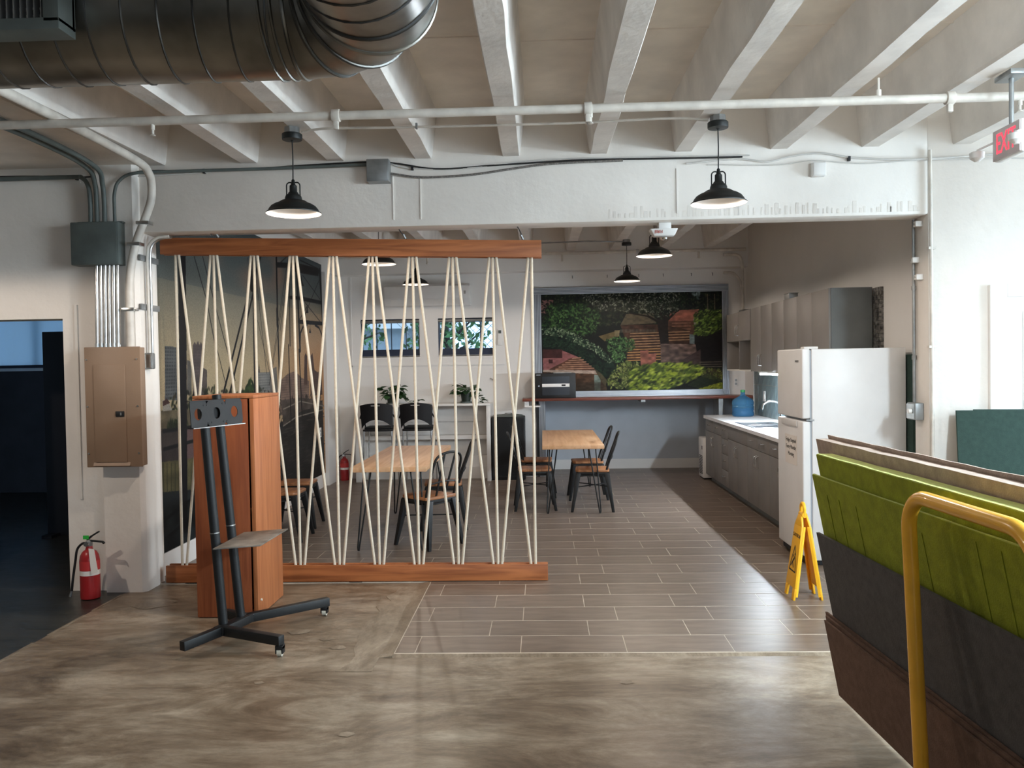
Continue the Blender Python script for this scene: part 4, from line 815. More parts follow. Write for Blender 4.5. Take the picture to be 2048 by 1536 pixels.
# red fire extinguisher by the doorway
def extinguisher(x, y, s, lab, hose_dir, tagged=True):
    t = thing('fire_extinguisher', lab, 'fire extinguisher', (x, y, 0))
    b = obj('cylinder', MB().lathe([(.050 * s, 0), (.062 * s, .006 * s), (.063 * s, .02 * s), (.063 * s, .265 * s), (.058 * s, .295 * s), (.044 * s, .32 * s), (.024 * s, .335 * s), (.020 * s, .36 * s)], 28, (x, y, 0)), RED, t, smooth=True)
    obj('warning_label', MB().lathe([(.0637 * s, .20 * s), (.0637 * s, .262 * s)], 28, (x, y, 0), False, False), REDL, t, smooth=True); obj('white_band', MB().lathe([(.0638 * s, .165 * s), (.0638 * s, .197 * s)], 28, (x, y, 0), False, False), PAPER, t, smooth=True)
    obj('valve', MB().lathe([(.018 * s, .355 * s), (.022 * s, .36 * s), (.022 * s, .39 * s), (.012 * s, .40 * s)], 14, (x, y, 0)), GREYMET, t, smooth=True)
    h = MB().beam((x - .01 * s, y, .395 * s), (x + .095 * s, y, .385 * s), .022 * s, .010 * s).beam((x + .095 * s, y, .385 * s), (x + .105 * s, y, .372 * s), .022 * s, .009 * s)
    obj('carry_handle', h, BLACK, t, bevel=0.002); obj('squeeze_lever', MB().beam((x - .012 * s, y, .40 * s), (x + .02 * s, y, .425 * s), .02 * s, .012 * s).beam((x + .02 * s, y, .425 * s), (x + .07 * s, y, .455 * s), .02 * s, .010 * s), BLACK, t, bevel=0.002)
    obj('gauge', MB().cyl((x - .005 * s, y - .034 * s, .375 * s), (x - .005 * s, y - .018 * s, .375 * s), .016 * s, 14), CHROME, t)
    hp = smooth_path([(x - .015 * s, y, .378 * s), (x - .05 * s, y, .372 * s), (x - .09 * s, y + .01, .33 * s), (x - .105 * s, y + .01, .25 * s), (x - .12 * s, y, .13 * s), (x - .13 * s, y, .05 * s)])
    obj('hose', MB().tube(hp, .008 * s, 10), BLACKP, t, smooth=True); obj('nozzle', MB().cyl((x - .13 * s, y, .052 * s), (x - .142 * s, y, .012 * s), .007 * s, 10, .010 * s), GREYMET, t)
    if tagged:
        obj('inspection_tag', MB().hexa([(x + .045 * s, y - .066 * s, .18 * s), (x + .092 * s, y - .066 * s, .195 * s), (x + .092 * s, y - .064 * s, .195 * s), (x + .045 * s, y - .064 * s, .18 * s)], [(x + .022 * s, y - .05 * s, .35 * s), (x + .06 * s, y - .05 * s, .345 * s), (x + .06 * s, y - .048 * s, .345 * s), (x + .022 * s, y - .048 * s, .35 * s)]), PAPER, t)
        obj('seal_flag', MB().box(x - .035 * s, x + .004 * s, y - .012 * s, y - .008 * s, .405 * s, .43 * s), GREENTAG, t)
extinguisher(-3.285, 5.80, 1.06, 'red fire extinguisher standing on the floor below the breaker panel', -1)

# freestanding cherry cabinet
t = thing('wood_cabinet', 'tall narrow cherry veneer cabinet standing before the rope screen', 'cabinet', (-2.09, 5.56, 0))
CX0, CX1, CY0, CY1, CH = -2.292, -1.888, 5.31, 5.83, 1.462
obj('side_panel', MB().box(CX1 - .028, CX1, CY0, CY1, 0.004, CH - .022), VENEER_LIT, t, bevel=0.0015); obj('side_panel', MB().box(CX0, CX0 + .02, CY0 + .02, CY1, 0.004, CH - .022), VENEER_LIT, t, bevel=0.0015)
obj('top', MB().box(CX0, CX1, CY0, CY1, CH - .02, CH), VENEER_LIT, t, bevel=0.0015); obj('back_panel', MB().box(CX0 + .02, CX1 - .03, CY1 - .02, CY1, 0.004, CH - .022), VENEER_LIT, t); obj('bottom', MB().box(CX0 + .02, CX1 - .03, CY0 + .03, CY1 - .02, 0.03, 0.05), VENEER_LIT, t)
obj('shelf', MB().box(CX0 + .02, CX1 - .03, CY0 + .03, CY1 - .02, 0.7, 0.72), VENEER_LIT, t)
obj('door', MB().box(CX0, CX1 - .042, CY0 - .002, CY0 + .018, 0.006, CH - .024), VENEER_SHADE, t, bevel=0.0015)
obj('knob', MB().cyl((CX1, CY0 + .055, .105), (CX1 + .008, CY0 + .055, .105), .008, 10), CASTW, t)

# leaning TV stand
t = thing('tv_stand', 'black rolling television stand with two leaning poles before the cherry cabinet', 'stand', (-1.9, 4.92, 0))
P1a, P1b = Vector((-1.938, 4.85, .075)), Vector((-2.031, 4.85, 1.452)); P2a, P2b = Vector((-1.888, 5.0, .085)), Vector((-2.006, 5.0, 1.478))
for a, b in ((P1a, P1b), (P2a, P2b)):
    p = obj('pole', MB().tube([a, b], .0275, 20), BLACK, t, smooth=True); k = a.lerp(b, .42); d = (b - a).normalized()
    obj('joint_ring', MB().tube([k, k + d * .006], .0285, 20), GALV, p)
n = Vector((.942, -.336, 0)); tv = Vector((.336, .942, 0)); ctr = Vector((-1.99, 4.91, 1.372)) + n * .028; up = Vector((-.06, .02, 1)).normalized()
# bracket plate with three round holes: built as a strip of quads around them
pl = MB(); hl, hh = .222, .078; rr = .030; cs = [-.16, -.005, .15]
cuts = [-hl, -.085, .07, hl]
for q in range(3):
    x0, x1, c = cuts[q], cuts[q + 1], cs[q]; NN = 24; ring = []; outer = []
    for i in range(NN):
        a = 2 * math.pi * i / NN + math.pi / NN; ca, sa = math.cos(a), math.sin(a); ring.append((c + rr * ca, rr * sa * 1.15))
        sx = ((x1 - c) / ca if ca > 0 else (x0 - c) / ca) if abs(ca) > 1e-6 else 9; sy = (hh / sa if sa > 0 else -hh / sa) if abs(sa) > 1e-6 else 9
        m = min(abs(sx), abs(sy)); outer.append((c + m * ca, m * sa))
    for sgn in (0.0, .004):
        P3 = lambda p: tuple(ctr + tv * p[0] + up * p[1] - n * sgn)
        pl.add([P3(p) for p in ring] + [P3(p) for p in outer], [(i, (i + 1) % NN, NN + (i + 1) % NN, NN + i) for i in range(NN)])
    pl.add([tuple(ctr + tv * p[0] + up * p[1]) for p in ring] + [tuple(ctr + tv * p[0] + up * p[1] - n * .004) for p in ring], [(i, (i + 1) % NN, NN + (i + 1) % NN, NN + i) for i in range(NN)])
br = obj('bracket', pl, BLACK, t)
fl_ = MB().obox(ctr + up * hh - n * .012, tv, n, up, hl, .014, .002).obox(ctr - up * hh - n * .004, tv, n, up, hl, .020, .003)
obj('bracket_flange', fl_, BLACK, t); obj('bright_edge', MB().obox(ctr - up * (hh + .001) + n * .016, tv, n, up, hl, .001, .0025), GALV, br)
for a_, z_ in ((-.11, .05), (-.08, .05), (.05, .055), (.08, .055), (-.08, -.055), (-.05, -.055), (.05, -.055), (.08, -.055)): obj('bolt_hole', MB().cyl(tuple(ctr + tv * a_ + up * z_ - n * .001), tuple(ctr + tv * a_ + up * z_ + n * .002), .006, 8), BLACKP, br)
sh = [(-1.915, 4.66, .602), (-1.665, 4.745, .602), (-1.655, 5.235, .602), (-1.905, 5.13, .602)]
obj('shelf', MB().hexa([(x, y, z - .007) for x, y, z in sh], sh), SHELFD, t, bevel=0.001)
obj('shelf_support', MB().beam((-1.96, 4.87, .58), (-1.70, 4.92, .588), .03, .012).beam((-1.93, 5.0, .58), (-1.70, 5.05, .588), .03, .012), BLACK, t)
CF, CB = Vector((-1.925, 4.80, .085)), Vector((-1.865, 5.03, .085))
obj('base_link', MB().beam(CF + Vector((-.015, -.03, 0)), CB + Vector((.015, .03, 0)), .07, .05), BLACK, t, bevel=0.004)
for c, e in ((CF, (-2.062, 4.555, .072)), (CF, (-1.50, 4.58, .095)), (CB, (-1.44, 5.375, .088)), (CB, (-2.03, 5.12, .088))):
    obj('foot', MB().beam(c, e, .045, .055), BLACK, t, bevel=0.004)
for x, y, h in ((-1.515, 4.595, .062), (-1.462, 5.355, .058)):
    c = obj('caster', MB().box(x - .022, x + .022, y - .024, y + .024, h - .02, h + .004).box(x - .022, x - .016, y - .024, y + .024, .018, h).box(x + .016, x + .022, y - .024, y + .024, .018, h), BLACK, t, bevel=0.003)
    obj('wheel', MB().cyl((x - .013, y, .026), (x + .013, y, .026), .0255, 18), CASTW, c)
obj('bracket_arm', MB().obox(ctr - n * .03, tv, n, up, .12, .012, .03), BLACK, t)

# rope screen hanging in the opening
t = thing('rope_screen', 'room divider of cream ropes strung in zigzags between two oak rails', 'room divider', (-1.44, 6.2, 0))
def rail(z0l, z1l, z0r, z1r, x0, x1, nm):
    for y0, y1 in ((6.155, 6.180), (6.220, 6.245)):
        obj(nm, MB().add([(x0, y0, z0l), (x1, y0, z0r), (x1, y1, z0r), (x0, y1, z0l), (x0, y0, z1l), (x1, y0, z1r), (x1, y1, z1r), (x0, y1, z1l)], [(0, 3, 2, 1), (4, 5, 6, 7), (0, 1, 5, 4), (1, 2, 6, 5), (2, 3, 7, 6), (3, 0, 4, 7)]), OAKX, t, bevel=0.002)
    for x, z in ((x0 + .05, (z0l + z1l) / 2), ((x0 + x1) / 2, (z0l + z1l + z0r + z1r) / 4), (x1 - .02, (z0r + z1r) / 2)): obj('spacer', MB().box(x - .018, x + .018, 6.18, 6.22, z - .03, z + .03), OAKX, t)
rail(2.512, 2.638, 2.427, 2.553, -2.876, 0.006, 'top_rail'); rail(0.014, 0.142, 0.012, 0.130, -2.896, 0.016, 'bottom_rail')
for x in (-2.7, -1.44, -0.2): obj('foot_block', MB().box(x - .05, x + .05, 6.16, 6.24, 0.004 if x < -.9 else .008, .013), BLACK, t)
TX = [-2.777, -2.484, -2.173, -1.874, -1.569, -1.268, -0.965, -0.663, -0.362, -0.069]; BX = [-2.786, -2.482, -2.176, -1.871, -1.57, -1.263, -0.961, -0.661, -0.361, -0.077]
TZ = lambda x: 2.532 - 0.0295 * (x + 2.876)
def rope(x0, x1, y): obj('rope', MB().tube([(x0, y, TZ(x0)), (x0 + (x1 - x0) * .5, y, (TZ(x0) + .1) / 2), (x1, y, .10)], .0106, 8), ROPE, t, smooth=True)
for i in range(10):
    rope(TX[i], BX[i], 6.200)
    if i < 9: rope(TX[i] + .026, BX[i + 1] - .032, 6.1935)
    if i > 0: rope(TX[i] - .024, BX[i - 1] + .027, 6.2065)
for x in (-0.10, -0.98, -2.4):
    zt = TZ(x) + .07; hk = obj('hook_tie', MB().tube(smooth_path([(x + .0, 6.2, zt - .02), (x - .03, 6.17, zt + .05), (x - .055, 6.14, 2.63), (x - .07, 6.12, 2.652)]), .004, 6), BLACK, t)
    obj('turnbuckle', MB().tube([(x - .03, 6.17, zt + .045), (x - .045, 6.152, zt + .075)], .009, 8), GREYMET, hk)

# wet floor sign
t = thing('floor_sign', 'yellow folding caution sign standing on the tiles by the fridge', 'sign', (1.765, 5.69, 0))
def panel(s):
    yb0, yb1 = 5.595, 5.80; xb = 1.67 if s < 0 else 1.86; xt = 1.765 + s * .012; th = .014
    def X(z): return xb + (xt - xb) * z / .60
    pl = MB()
    def slab(y0a, y1a, z0, y0b, y1b, z1):
        pl.hexa([(X(z0) - th / 2, y0a, z0), (X(z0) + th / 2, y0a, z0), (X(z0) + th / 2, y1a, z0), (X(z0) - th / 2, y1a, z0)], [(X(z1) - th / 2, y0b, z1), (X(z1) + th / 2, y0b, z1), (X(z1) + th / 2, y1b, z1), (X(z1) - th / 2, y1b, z1)])
    slab(yb0, yb1, .085, yb0 + .025, yb1 - .025, .50); slab(yb0 + .025, yb1 - .025, .50, 5.665, 5.73, .57)
    slab(yb0, yb0 + .045, .008, yb0, yb0 + .05, .085); slab(yb1 - .045, yb1, .008, yb1 - .05, yb1, .085)
    o = obj('panel', pl, YELP, t, bevel=0.002)
    rb = MB()
    for y in (yb0 + .006, yb1 - .006):
        yy2 = y + (.025 if y < 5.7 else -.025); rb.beam((X(.03) - s * .012, y, .03), (X(.5) - s * .012, yy2, .5), .012, .016)
    obj('rib', rb, YELP, t)
    # printing on the outer face
    nx = s * th * .56; lean = Vector((X(.6) - X(0), 0, .6)).normalized()
    text('lettering', 'CAUTION', .034, (X(.43) + nx, 5.697, .43), (0, -1 if s < 0 else 1, 0), lean, TEXTK, o)
    fg = MB()
    def q(y, z): return (X(z) + nx + s * .0006, y, z)
    def bar(a, b, wd):
        d = Vector((0, b[0] - a[0], b[1] - a[1])).normalized(); pz = Vector((0, -d.z, d.y)) * wd / 2
        fg.add([q(a[0] + pz.y, a[1] + pz.z), q(b[0] + pz.y, b[1] + pz.z), q(b[0] - pz.y, b[1] - pz.z), q(a[0] - pz.y, a[1] - pz.z)], [(0, 1, 2, 3)])
    for a, b, wd in (((5.63, .19), (5.765, .19), .010), ((5.63, .19), (5.697, .36), .010), ((5.765, .19), (5.697, .36), .010), ((5.68, .28), (5.71, .25), .016), ((5.71, .25), (5.74, .215), .012), ((5.71, .25), (5.68, .212), .012), ((5.68, .28), (5.715, .295), .009)): bar(a, b, wd)
    fg.add([q(5.675 + .011 * math.cos(i * .63), .305 + .011 * math.sin(i * .63)) for i in range(10)], [tuple(range(10))])
    obj('slip_figure', fg, TEXTK, o)
panel(-1); panel(1)
obj('hinge_knuckle', MB().cyl((1.765, 5.655, .575), (1.765, 5.74, .575), .018, 14), YELP, t, smooth=True)
obj('handle', MB().tube([(1.765, 5.665, .57)] + arc((1.765, 5.6975, .615), .035, math.pi, 0, 10, 'yz') + [(1.765, 5.73, .57)], .012, 10), YELP, t, smooth=True)

# panel cart with felt boards
t = thing('panel_cart', 'panel cart with a chipped yellow tube handle holding the leaning felt boards', 'cart', (1.45, 1.9, 0))
obj('deck', MB().box(1.10, 1.80, 0.95, 2.72, .13, .17), BLACK, t, bevel=0.004)
UP = []
def U(y, z): return Vector((1.127 + .044 * (1.21 - z) - .05 * (y - 2.6), y, z))
pts = [U(2.6, .15), U(2.6, .6), U(2.6, 1.08)] + [U(2.49 + .11 * math.cos(a), 1.10 + .11 * math.sin(a)) for a in [i * math.pi / 16 for i in range(9)]] + [U(2.1, 1.21)] + [U(2.08 + .11 * math.cos(a), 1.10 + .11 * math.sin(a)) for a in [math.pi / 2 + i * math.pi / 16 for i in range(9)]] + [U(1.97, .6), U(1.97, .15)]
obj('handle_frame', MB().tube(pts, .0225, 18), YEL, t, smooth=True)
ch = MB()
for y, z, l in ((2.33, 1.226, .13), (2.22, 1.219, .06), (2.40, 1.222, .03)):
    ch.tube([U(y, z - .0055), U(y - l, z - .0055)], .0105, 10, rr=[.0095, .0105])
obj('chipped_paint', ch, YELCHIP, t, smooth=True)
obj('handle_frame', MB().tube([Vector((1.74, y, z)) for y, z in ((2.6, .15), (2.6, .9))] + [Vector((1.74, 2.5, 1.0)), Vector((1.74, 2.07, 1.0)), Vector((1.74, 1.97, .9)), Vector((1.74, 1.97, .15))], .0225, 14), YEL, t, smooth=True)
for x, y in ((1.18, 1.05), (1.18, 2.6), (1.72, 1.05), (1.72, 2.6)):
    c = obj('caster', MB().box(x - .03, x + .03, y - .03, y + .03, .10, .13), GREYMET, t); obj('wheel', MB().cyl((x - .018, y, .05), (x + .018, y, .05), .05, 18), BLACKP, c)
LEAN = -0.186
def board(off, zb, zt, th, yf, yn, mat, lab, core=None, wob=0.0):
    t = thing('felt_board', lab, 'board', (1.3 + off, 2.4, zb))
    def pt(y, z, o): return (1.261 + off + o - .05 * (y - 3.6) + LEAN * (z - .184), y, z)
    n = 24; vs = []; fs = []
    for i in range(n + 1):
        y = yf + (yn - yf) * i / n; w = random.uniform(-wob, wob)
        vs += [pt(y, zb, 0), pt(y, zb, th), pt(y, zt + w, th), pt(y, zt + w, 0)]
        if i:
            a = 4 * (i - 1); b = 4 * i; fs += [(a + k, a + (k + 1) % 4, b + (k + 1) % 4, b + k) for k in range(4)]
    fs += [(0, 1, 2, 3), (4 * n + 3, 4 * n + 2, 4 * n + 1, 4 * n)]
    obj('panel', MB().add(vs, fs), mat, t)
    if core:
        m = MB(); vs = []; fs = []
        for i in range(n + 1):
            y = yf + (yn - yf) * i / n; vs += [pt(y, zt - .002, .004), pt(y, zt + .003 + random.uniform(-.001, .001), .004), pt(y, zt + .003 + random.uniform(-.001, .001), th - .003), pt(y, zt - .002, th - .003)]
            if i:
                a = 4 * (i - 1); b = 4 * i; fs += [(a + k, a + (k + 1) % 4, b + (k + 1) % 4, b + k) for k in range(4)]
        fs += [(0, 1, 2, 3), (4 * n + 3, 4 * n + 2, 4 * n + 1, 4 * n)]
        obj('cut_edge', MB().add(vs, fs), core, t)
    return t, pt
board(0.000, .172, .502, .010, 3.60, 1.15, FELT_BR, 'lowest brown felt board at the front of the cart stack')
board(0.016, .172, .515, .010, 3.62, 1.15, FELT_BR, 'second brown felt board from the front of the cart stack')
board(0.032, .172, .520, .010, 3.66, 1.15, FELT_BR, 'third brown felt board just before the charcoal one')
board(0.048, .172, .880, .014, 3.62, 1.15, FELT_GY, 'charcoal felt board behind the brown boards on the cart')
tg, ptg = board(0.086, .172, 1.130, .014, 3.64, 1.15, FELT_G1, 'olive green felt board with creases, the lower of the two greens', FELT_G2)
for y in (3.5, 3.38, 3.22, 2.84, 2.72, 2.40, 2.28, 2.05, 1.9):
    a = ptg(y, .60, -.0012); b = ptg(y + .01, 1.06 if y > 2.7 else 1.1, -.0012); obj('crease', MB().beam(a, b, .008, .002, (1, 0, 0)), FELT_G1, tg)
board(0.106, .172, 1.222, .072, 3.60, 1.15, FELT_G1, 'thick olive green felt board with a pale top edge on the cart', FELT_G2)
board(0.186, .172, 1.272, .050, 3.79, 1.15, FELT_PK, 'thick greige felt board with a rough top edge at the back of the cart', None, .002)
board(0.246, .172, 1.288, .008, 3.80, 1.15, FELT_PK, 'thin greige felt board standing last in the cart stack', None, .003)
for k, (x, zt, lab) in enumerate(((2.90, 1.258, 'dark green felt board leaning on the white wall, foremost of three'), (3.03, 1.262, 'dark green felt board leaning on the wall, middle one of three'), (3.36, 1.25, 'dark green felt board leaning on the wall, rearmost of three'))):
    t = thing('felt_board', lab, 'board', (x + .6, 5.7, 0)); o_ = k * .018
    b = [(x - .085, 5.63 + o_, 0.001), (x + 1.1, 5.63 + o_, 0.001), (x + 1.1, 5.645 + o_, 0.001), (x - .085, 5.645 + o_, 0.001)]; tp = [(x, 5.90 + o_, zt), (x + 1.18, 5.90 + o_, zt - .015), (x + 1.18, 5.915 + o_, zt - .015), (x, 5.915 + o_, zt)]
    obj('panel', MB().hexa(b, tp), FELT_DG, t, bevel=0.001)
# ================================================================== KITCHEN OBJECTS
# sprinkler branch and wall conduits at the back
t = thing('sprinkler_pipe', 'white sprinkler branch running along the back wall of the kitchen', 'pipe', (0, 11.6, 3.15))
obj('pipe_run', MB().tube([(-2.98, 11.62, 3.185), (2.85, 11.62, 3.185)], .022, 12), PIPEW, t, smooth=True)
for x in (-1.6, .3, 2.2): obj('sprinkler_head', MB().cyl((x, 11.62, 3.08), (x, 11.62, 3.18), .014, 8).lathe([(.004, -.11), (.02, -.105), (.02, -.10), (.004, -.095)], 10, (x, 11.62, 3.18)), PIPEW, t)
for x in (1.35, -.8): obj('clamp', MB().tube([(x - .02, 11.62, 3.185), (x + .02, 11.62, 3.185)], .034, 10), GALV, t)
t = thing('kitchen_conduit', 'conduit strung under the kitchen joists to the pendant lamps', 'conduit', (0, 10.6, 3.2))
obj('tube', MB().tube([(-1.6, 10.6, 3.19), (-.2, 10.62, 3.185), (.6, 10.62, 3.195), (1.06, 10.65, 3.185)], .009, 8), GREYMET, t)
t = thing('corner_conduit', 'painted conduit dropping down the back corner onto the wall cabinets', 'conduit', (2.84, 11.6, 2.3))
obj('tube', MB().tube(smooth_path([(2.55, 11.665, 3.12), (2.74, 11.665, 3.11), (2.80, 11.665, 3.02), (2.81, 11.66, 2.8), (2.81, 11.66, 2.32)]), .022, 10), PIPEW, t, smooth=True); obj('tube', MB().tube(smooth_path([(2.55, 11.66, 2.87), (2.68, 11.66, 2.86), (2.77, 11.66, 2.76), (2.80, 11.66, 2.62)]), .018, 10), PIPEW, t, smooth=True); obj('junction_box', MB().box(2.76, 2.87, 11.4, 11.68, 2.262, 2.34), GREYMET, t, bevel=0.005)
hk = thing('hook_row', 'row of small dark hooks in the wall just under the back beam', 'hooks', (1.2, 11.94, 2.88))
for x in (-.2, .45, .95, 1.4, 1.75, 2.15, 2.45): obj('hook', MB().tube([(x, 11.95, 2.90), (x, 11.925, 2.90), (x, 11.922, 2.87), (x, 11.93, 2.865)], .006, 6), GREYMET, hk)
# mini split air conditioner and remote
t = thing('air_conditioner', 'white wall mounted split air conditioner above the two kitchen windows', 'air conditioner', (-1.64, 11.84, 2.50))
bdy = MB().prism([(11.95, 2.50), (11.95, 2.805), (11.78, 2.805), (11.735, 2.77), (11.73, 2.60), (11.80, 2.50)], 0, -2.255, -1.02)
obj('body', bdy, WHITEP, t, bevel=0.014); obj('front_panel', MB().box(-2.235, -1.04, 11.722, 11.735, 2.60, 2.775), WHITEP, t, bevel=0.005)
obj('outlet_flap', MB().hexa([(-2.15, 11.795, 2.508), (-1.10, 11.795, 2.508), (-1.10, 11.80, 2.512), (-2.15, 11.80, 2.512)], [(-2.15, 11.735, 2.588), (-1.10, 11.735, 2.588), (-1.10, 11.74, 2.59), (-2.15, 11.74, 2.59)]), WHITEL, t); obj('badge', MB().box(-1.10, -1.075, 11.719, 11.723, 2.655, 2.70), CHROME, t)
t = thing('wall_remote', 'white remote control in its holder right of the kitchen windows', 'remote control', (-.61, 11.93, 1.93))
obj('body', MB().box(-.64, -.58, 11.93, 11.95, 1.94, 2.15), WHITEP, t, bevel=0.005); obj('screen', MB().box(-.63, -.59, 11.927, 11.931, 2.09, 2.135), GREYBOX, t); obj('holder', MB().box(-.645, -.575, 11.925, 11.95, 1.92, 2.0), WHITEP, t, bevel=0.004)
t = thing('wall_stub', 'short bent cable end sticking out of the window wall above the desk', 'cable', (-.72, 11.94, 1.38))
obj('sheath', MB().tube(smooth_path([(-.76, 11.95, 1.44), (-.74, 11.93, 1.44), (-.71, 11.93, 1.42), (-.69, 11.93, 1.39)]), .009, 6), CABLEW, t)
# aluminium roll-up door frame round the garden mural
t = thing('mural_frame', 'ribbed aluminium track frame around the garden mural', 'frame', (1.28, 11.92, 0))
def ribs(x0, x1, z0, z1, vert):
    m = MB(); n = 5
    for i in range(n):
        a, b = i / n, (i + .55) / n
        if vert: m.box(x0 + (x1 - x0) * a, x0 + (x1 - x0) * b, 11.895, 11.935, z0, z1)
        else: m.box(x0, x1, 11.895, 11.935, z0 + (z1 - z0) * a, z0 + (z1 - z0) * b)
    return m
for nm, x0, x1, z0, z1, v in (('left_stile', -.112, -.005, 1.158, 2.64, True), ('right_stile', 2.575, 2.668, 1.158, 2.64, True), ('top_rail', -.112, 2.668, 2.635, 2.735, False), ('bottom_rail', -.112, 2.668, 1.158, 1.238, False), ('lower_track', -.06, .03, 0.01, 1.115, True)):
    o = obj(nm, ribs(x0, x1, z0, z1, v), ALU, t); obj('backing', MB().box(x0, x1, 11.915 if nm != 'lower_track' else 11.925, 11.949, z0, z1), ALUD, o)
obj('dark_gap_strip', MB().box(-.10, -.06, 11.91, 11.949, 0.01, 1.115), BLACKP, t)  # black strip drawn for the dark gap left of the track
# bar counter under the mural
t = thing('bar_counter', 'long reddish brown wall counter below the garden mural', 'counter', (1.2, 11.7, 1.12))
obj('top', MB().box(-.287, 2.895, 11.50, 11.895, 1.118, 1.156), BARTOP, t, bevel=0.003)
obj('bracket', MB().box(-.26, -.20, 11.54, 11.88, 1.045, 1.118).box(-.26, -.04, 11.53, 11.89, 1.035, 1.055), WHITEL, t); obj('bracket', MB().box(1.36, 1.42, 11.52, 11.88, 1.085, 1.118), GREYMET, t)
obj('support_panel', MB().box(2.44, 2.50, 11.56, 11.93, 0.30, 1.118), GREYMET, t)
# network rack on the counter
t = thing('network_rack', 'black wall rack cabinet with a glass door standing on the brown counter', 'rack', (.17, 11.68, 1.156))
obj('case', MB().box(-.107, .457, 11.50, 11.88, 1.158, 1.505), BLACKP, t, bevel=0.004); dr_ = obj('door', MB().box(-.105, .455, 11.475, 11.498, 1.165, 1.50), BLACK, t, bevel=0.003)
obj('glass', MB().box(-.01, .37, 11.470, 11.476, 1.20, 1.46), ACRYL, dr_); pp = obj('patch_panel', MB().box(-.01, .37, 11.466, 11.4705, 1.315, 1.36), WHITEP, dr_); obj('port_block', MB().box(.26, .315, 11.464, 11.4665, 1.325, 1.35), BLACKP, pp); obj('lock', MB().cyl((-.055, 11.468, 1.33), (-.055, 11.476, 1.33), .012, 10), CHROME, dr_); obj('name_plate', MB().box(-.09, -.03, 11.473, 11.4755, 1.48, 1.488), GALV, dr_)
obj('vent_strip', MB().box(.15, .40, 11.55, 11.60, 1.505, 1.513), GREYMET, t)
# standing desk unit at the window wall
t = thing('bar_desk', 'white bar height desk with open shelf standing under the kitchen windows', 'desk', (-1.7, 11.75, 0))
obj('top', MB().box(-2.66, -.74, 11.50, 11.94, 1.07, 1.10), WHITEL, t, bevel=0.003); obj('side_panel', MB().box(-2.655, -2.57, 11.52, 11.93, .008, 1.07), WHITEL, t, bevel=0.003); obj('side_panel', MB().box(-.80, -.745, 11.52, 11.93, .008, 1.07), WHITEL, t, bevel=0.003)
obj('back_panel', MB().box(-2.57, -.80, 11.90, 11.93, .008, 1.07), WHITEL, t); obj('apron', MB().box(-2.57, -.80, 11.86, 11.90, .83, 1.07), WHITEL, t); obj('foot_shelf', MB().box(-2.57, -.80, 11.72, 11.90, .585, .64), WHITEL, t); obj('lower_panel', MB().box(-2.57, -.80, 11.84, 11.90, .008, .34), WHITEL, t); obj('kick_board', MB().box(-2.57, -.80, 11.81, 11.84, .008, .18), WHITEL, t)
# plants
LEAFS = []
for q in range(3):
    m = MB(); n = 7; w = [0, .6, .95, 1.0, .8, .45, 0]; vs = []
    for i in range(n): u = i / (n - 1); vs += [(u * 1.0, -w[i] * .42, .10 * math.sin(u * 3) - .05 * u * q), (u * 1.0, 0, .10 * math.sin(u * 3) - .05 * u * q - .04), (u * 1.0, w[i] * .42, .10 * math.sin(u * 3) - .05 * u * q)]
    fs = []
    for i in range(n - 1):
        for k in range(2): fs.append((3 * i + k, 3 * i + k + 1, 3 * i + k + 4, 3 * i + k + 3))
    me = bpy.data.meshes.new('leaf'); me.from_pydata(vs, [], fs); me.materials.append(PLANTG); me.shade_smooth(); LEAFS.append(me)
def pothos(x, y, z, lab, seed, trail):
    rn = random.Random(seed); t = thing('potted_pothos', lab, 'plant', (x, y, z), group='pothos plants on the bar desk')
    obj('pot', MB().lathe([(.058, 0), (.062, .01), (.064, .04), (.075, .125), (.080, .125), (.080, .14), (.072, .14), (.070, .12)], 22, (x, y, z)), POTM, t, smooth=True); obj('soil', MB().lathe([(.0, .118), (.070, .12)], 18, (x, y, z), False, False), BARK, t)
    obj('saucer', MB().lathe([(.066, .0), (.080, .004), (.084, .022), (.080, .022), (.064, .006)], 22, (x, y, z)), GREYBOX, t, smooth=True)
    st = MB(); leaves = []
    for k in range(38):
        a = rn.uniform(0, 6.28); r = rn.uniform(.03, .13); h = rn.uniform(.12, .27); p = Vector((x + r * math.cos(a), y + r * .8 * math.sin(a), z + h))
        st.tube([(x + .02 * math.cos(a), y + .02 * math.sin(a), z + .12), ((x + p.x) / 2, (y + p.y) / 2, z + h * .9), tuple(p)], .003, 5); leaves.append((p, a + rn.uniform(-.6, .6), rn.uniform(.09, .14), rn.uniform(-.2, .7)))
    v = [Vector((x + .06, y - .03, z + .13)), Vector((x + .14, y - .06, z + .20)), Vector((x + .19, y - .08, z + .08)), Vector((x + .24, y - .09, z + .03)), Vector((x + trail, y - .09, z + .02)), Vector((x + trail + .06, y - .10, z + .06))]
    pth = smooth_path([tuple(p) for p in v], 5); st.tube(pth, .0035, 5)
    for k in range(4, len(pth), 2): leaves.append((pth[k] + Vector((0, 0, .012)), rn.uniform(-1.5, 1.5), rn.uniform(.07, .10), rn.uniform(-.4, .5)))
    obj('stem', st, PLANTG, t)
    for p, a, s, tilt in leaves:
        o = bpy.data.objects.new('leaf', rn.choice(LEAFS)); COL.objects.link(o); o.parent = t; o.location = p - Vector((x, y, z)); o.rotation_euler = (rn.uniform(-.5, .5), tilt, a); o.scale = (s, s, s)
pothos(-2.155, 11.70, 1.10, 'potted pothos with a trailing vine on the left part of the desk', 11, .36)
pothos(-1.095, 11.70, 1.10, 'potted pothos on the right part of the desk', 23, .20)
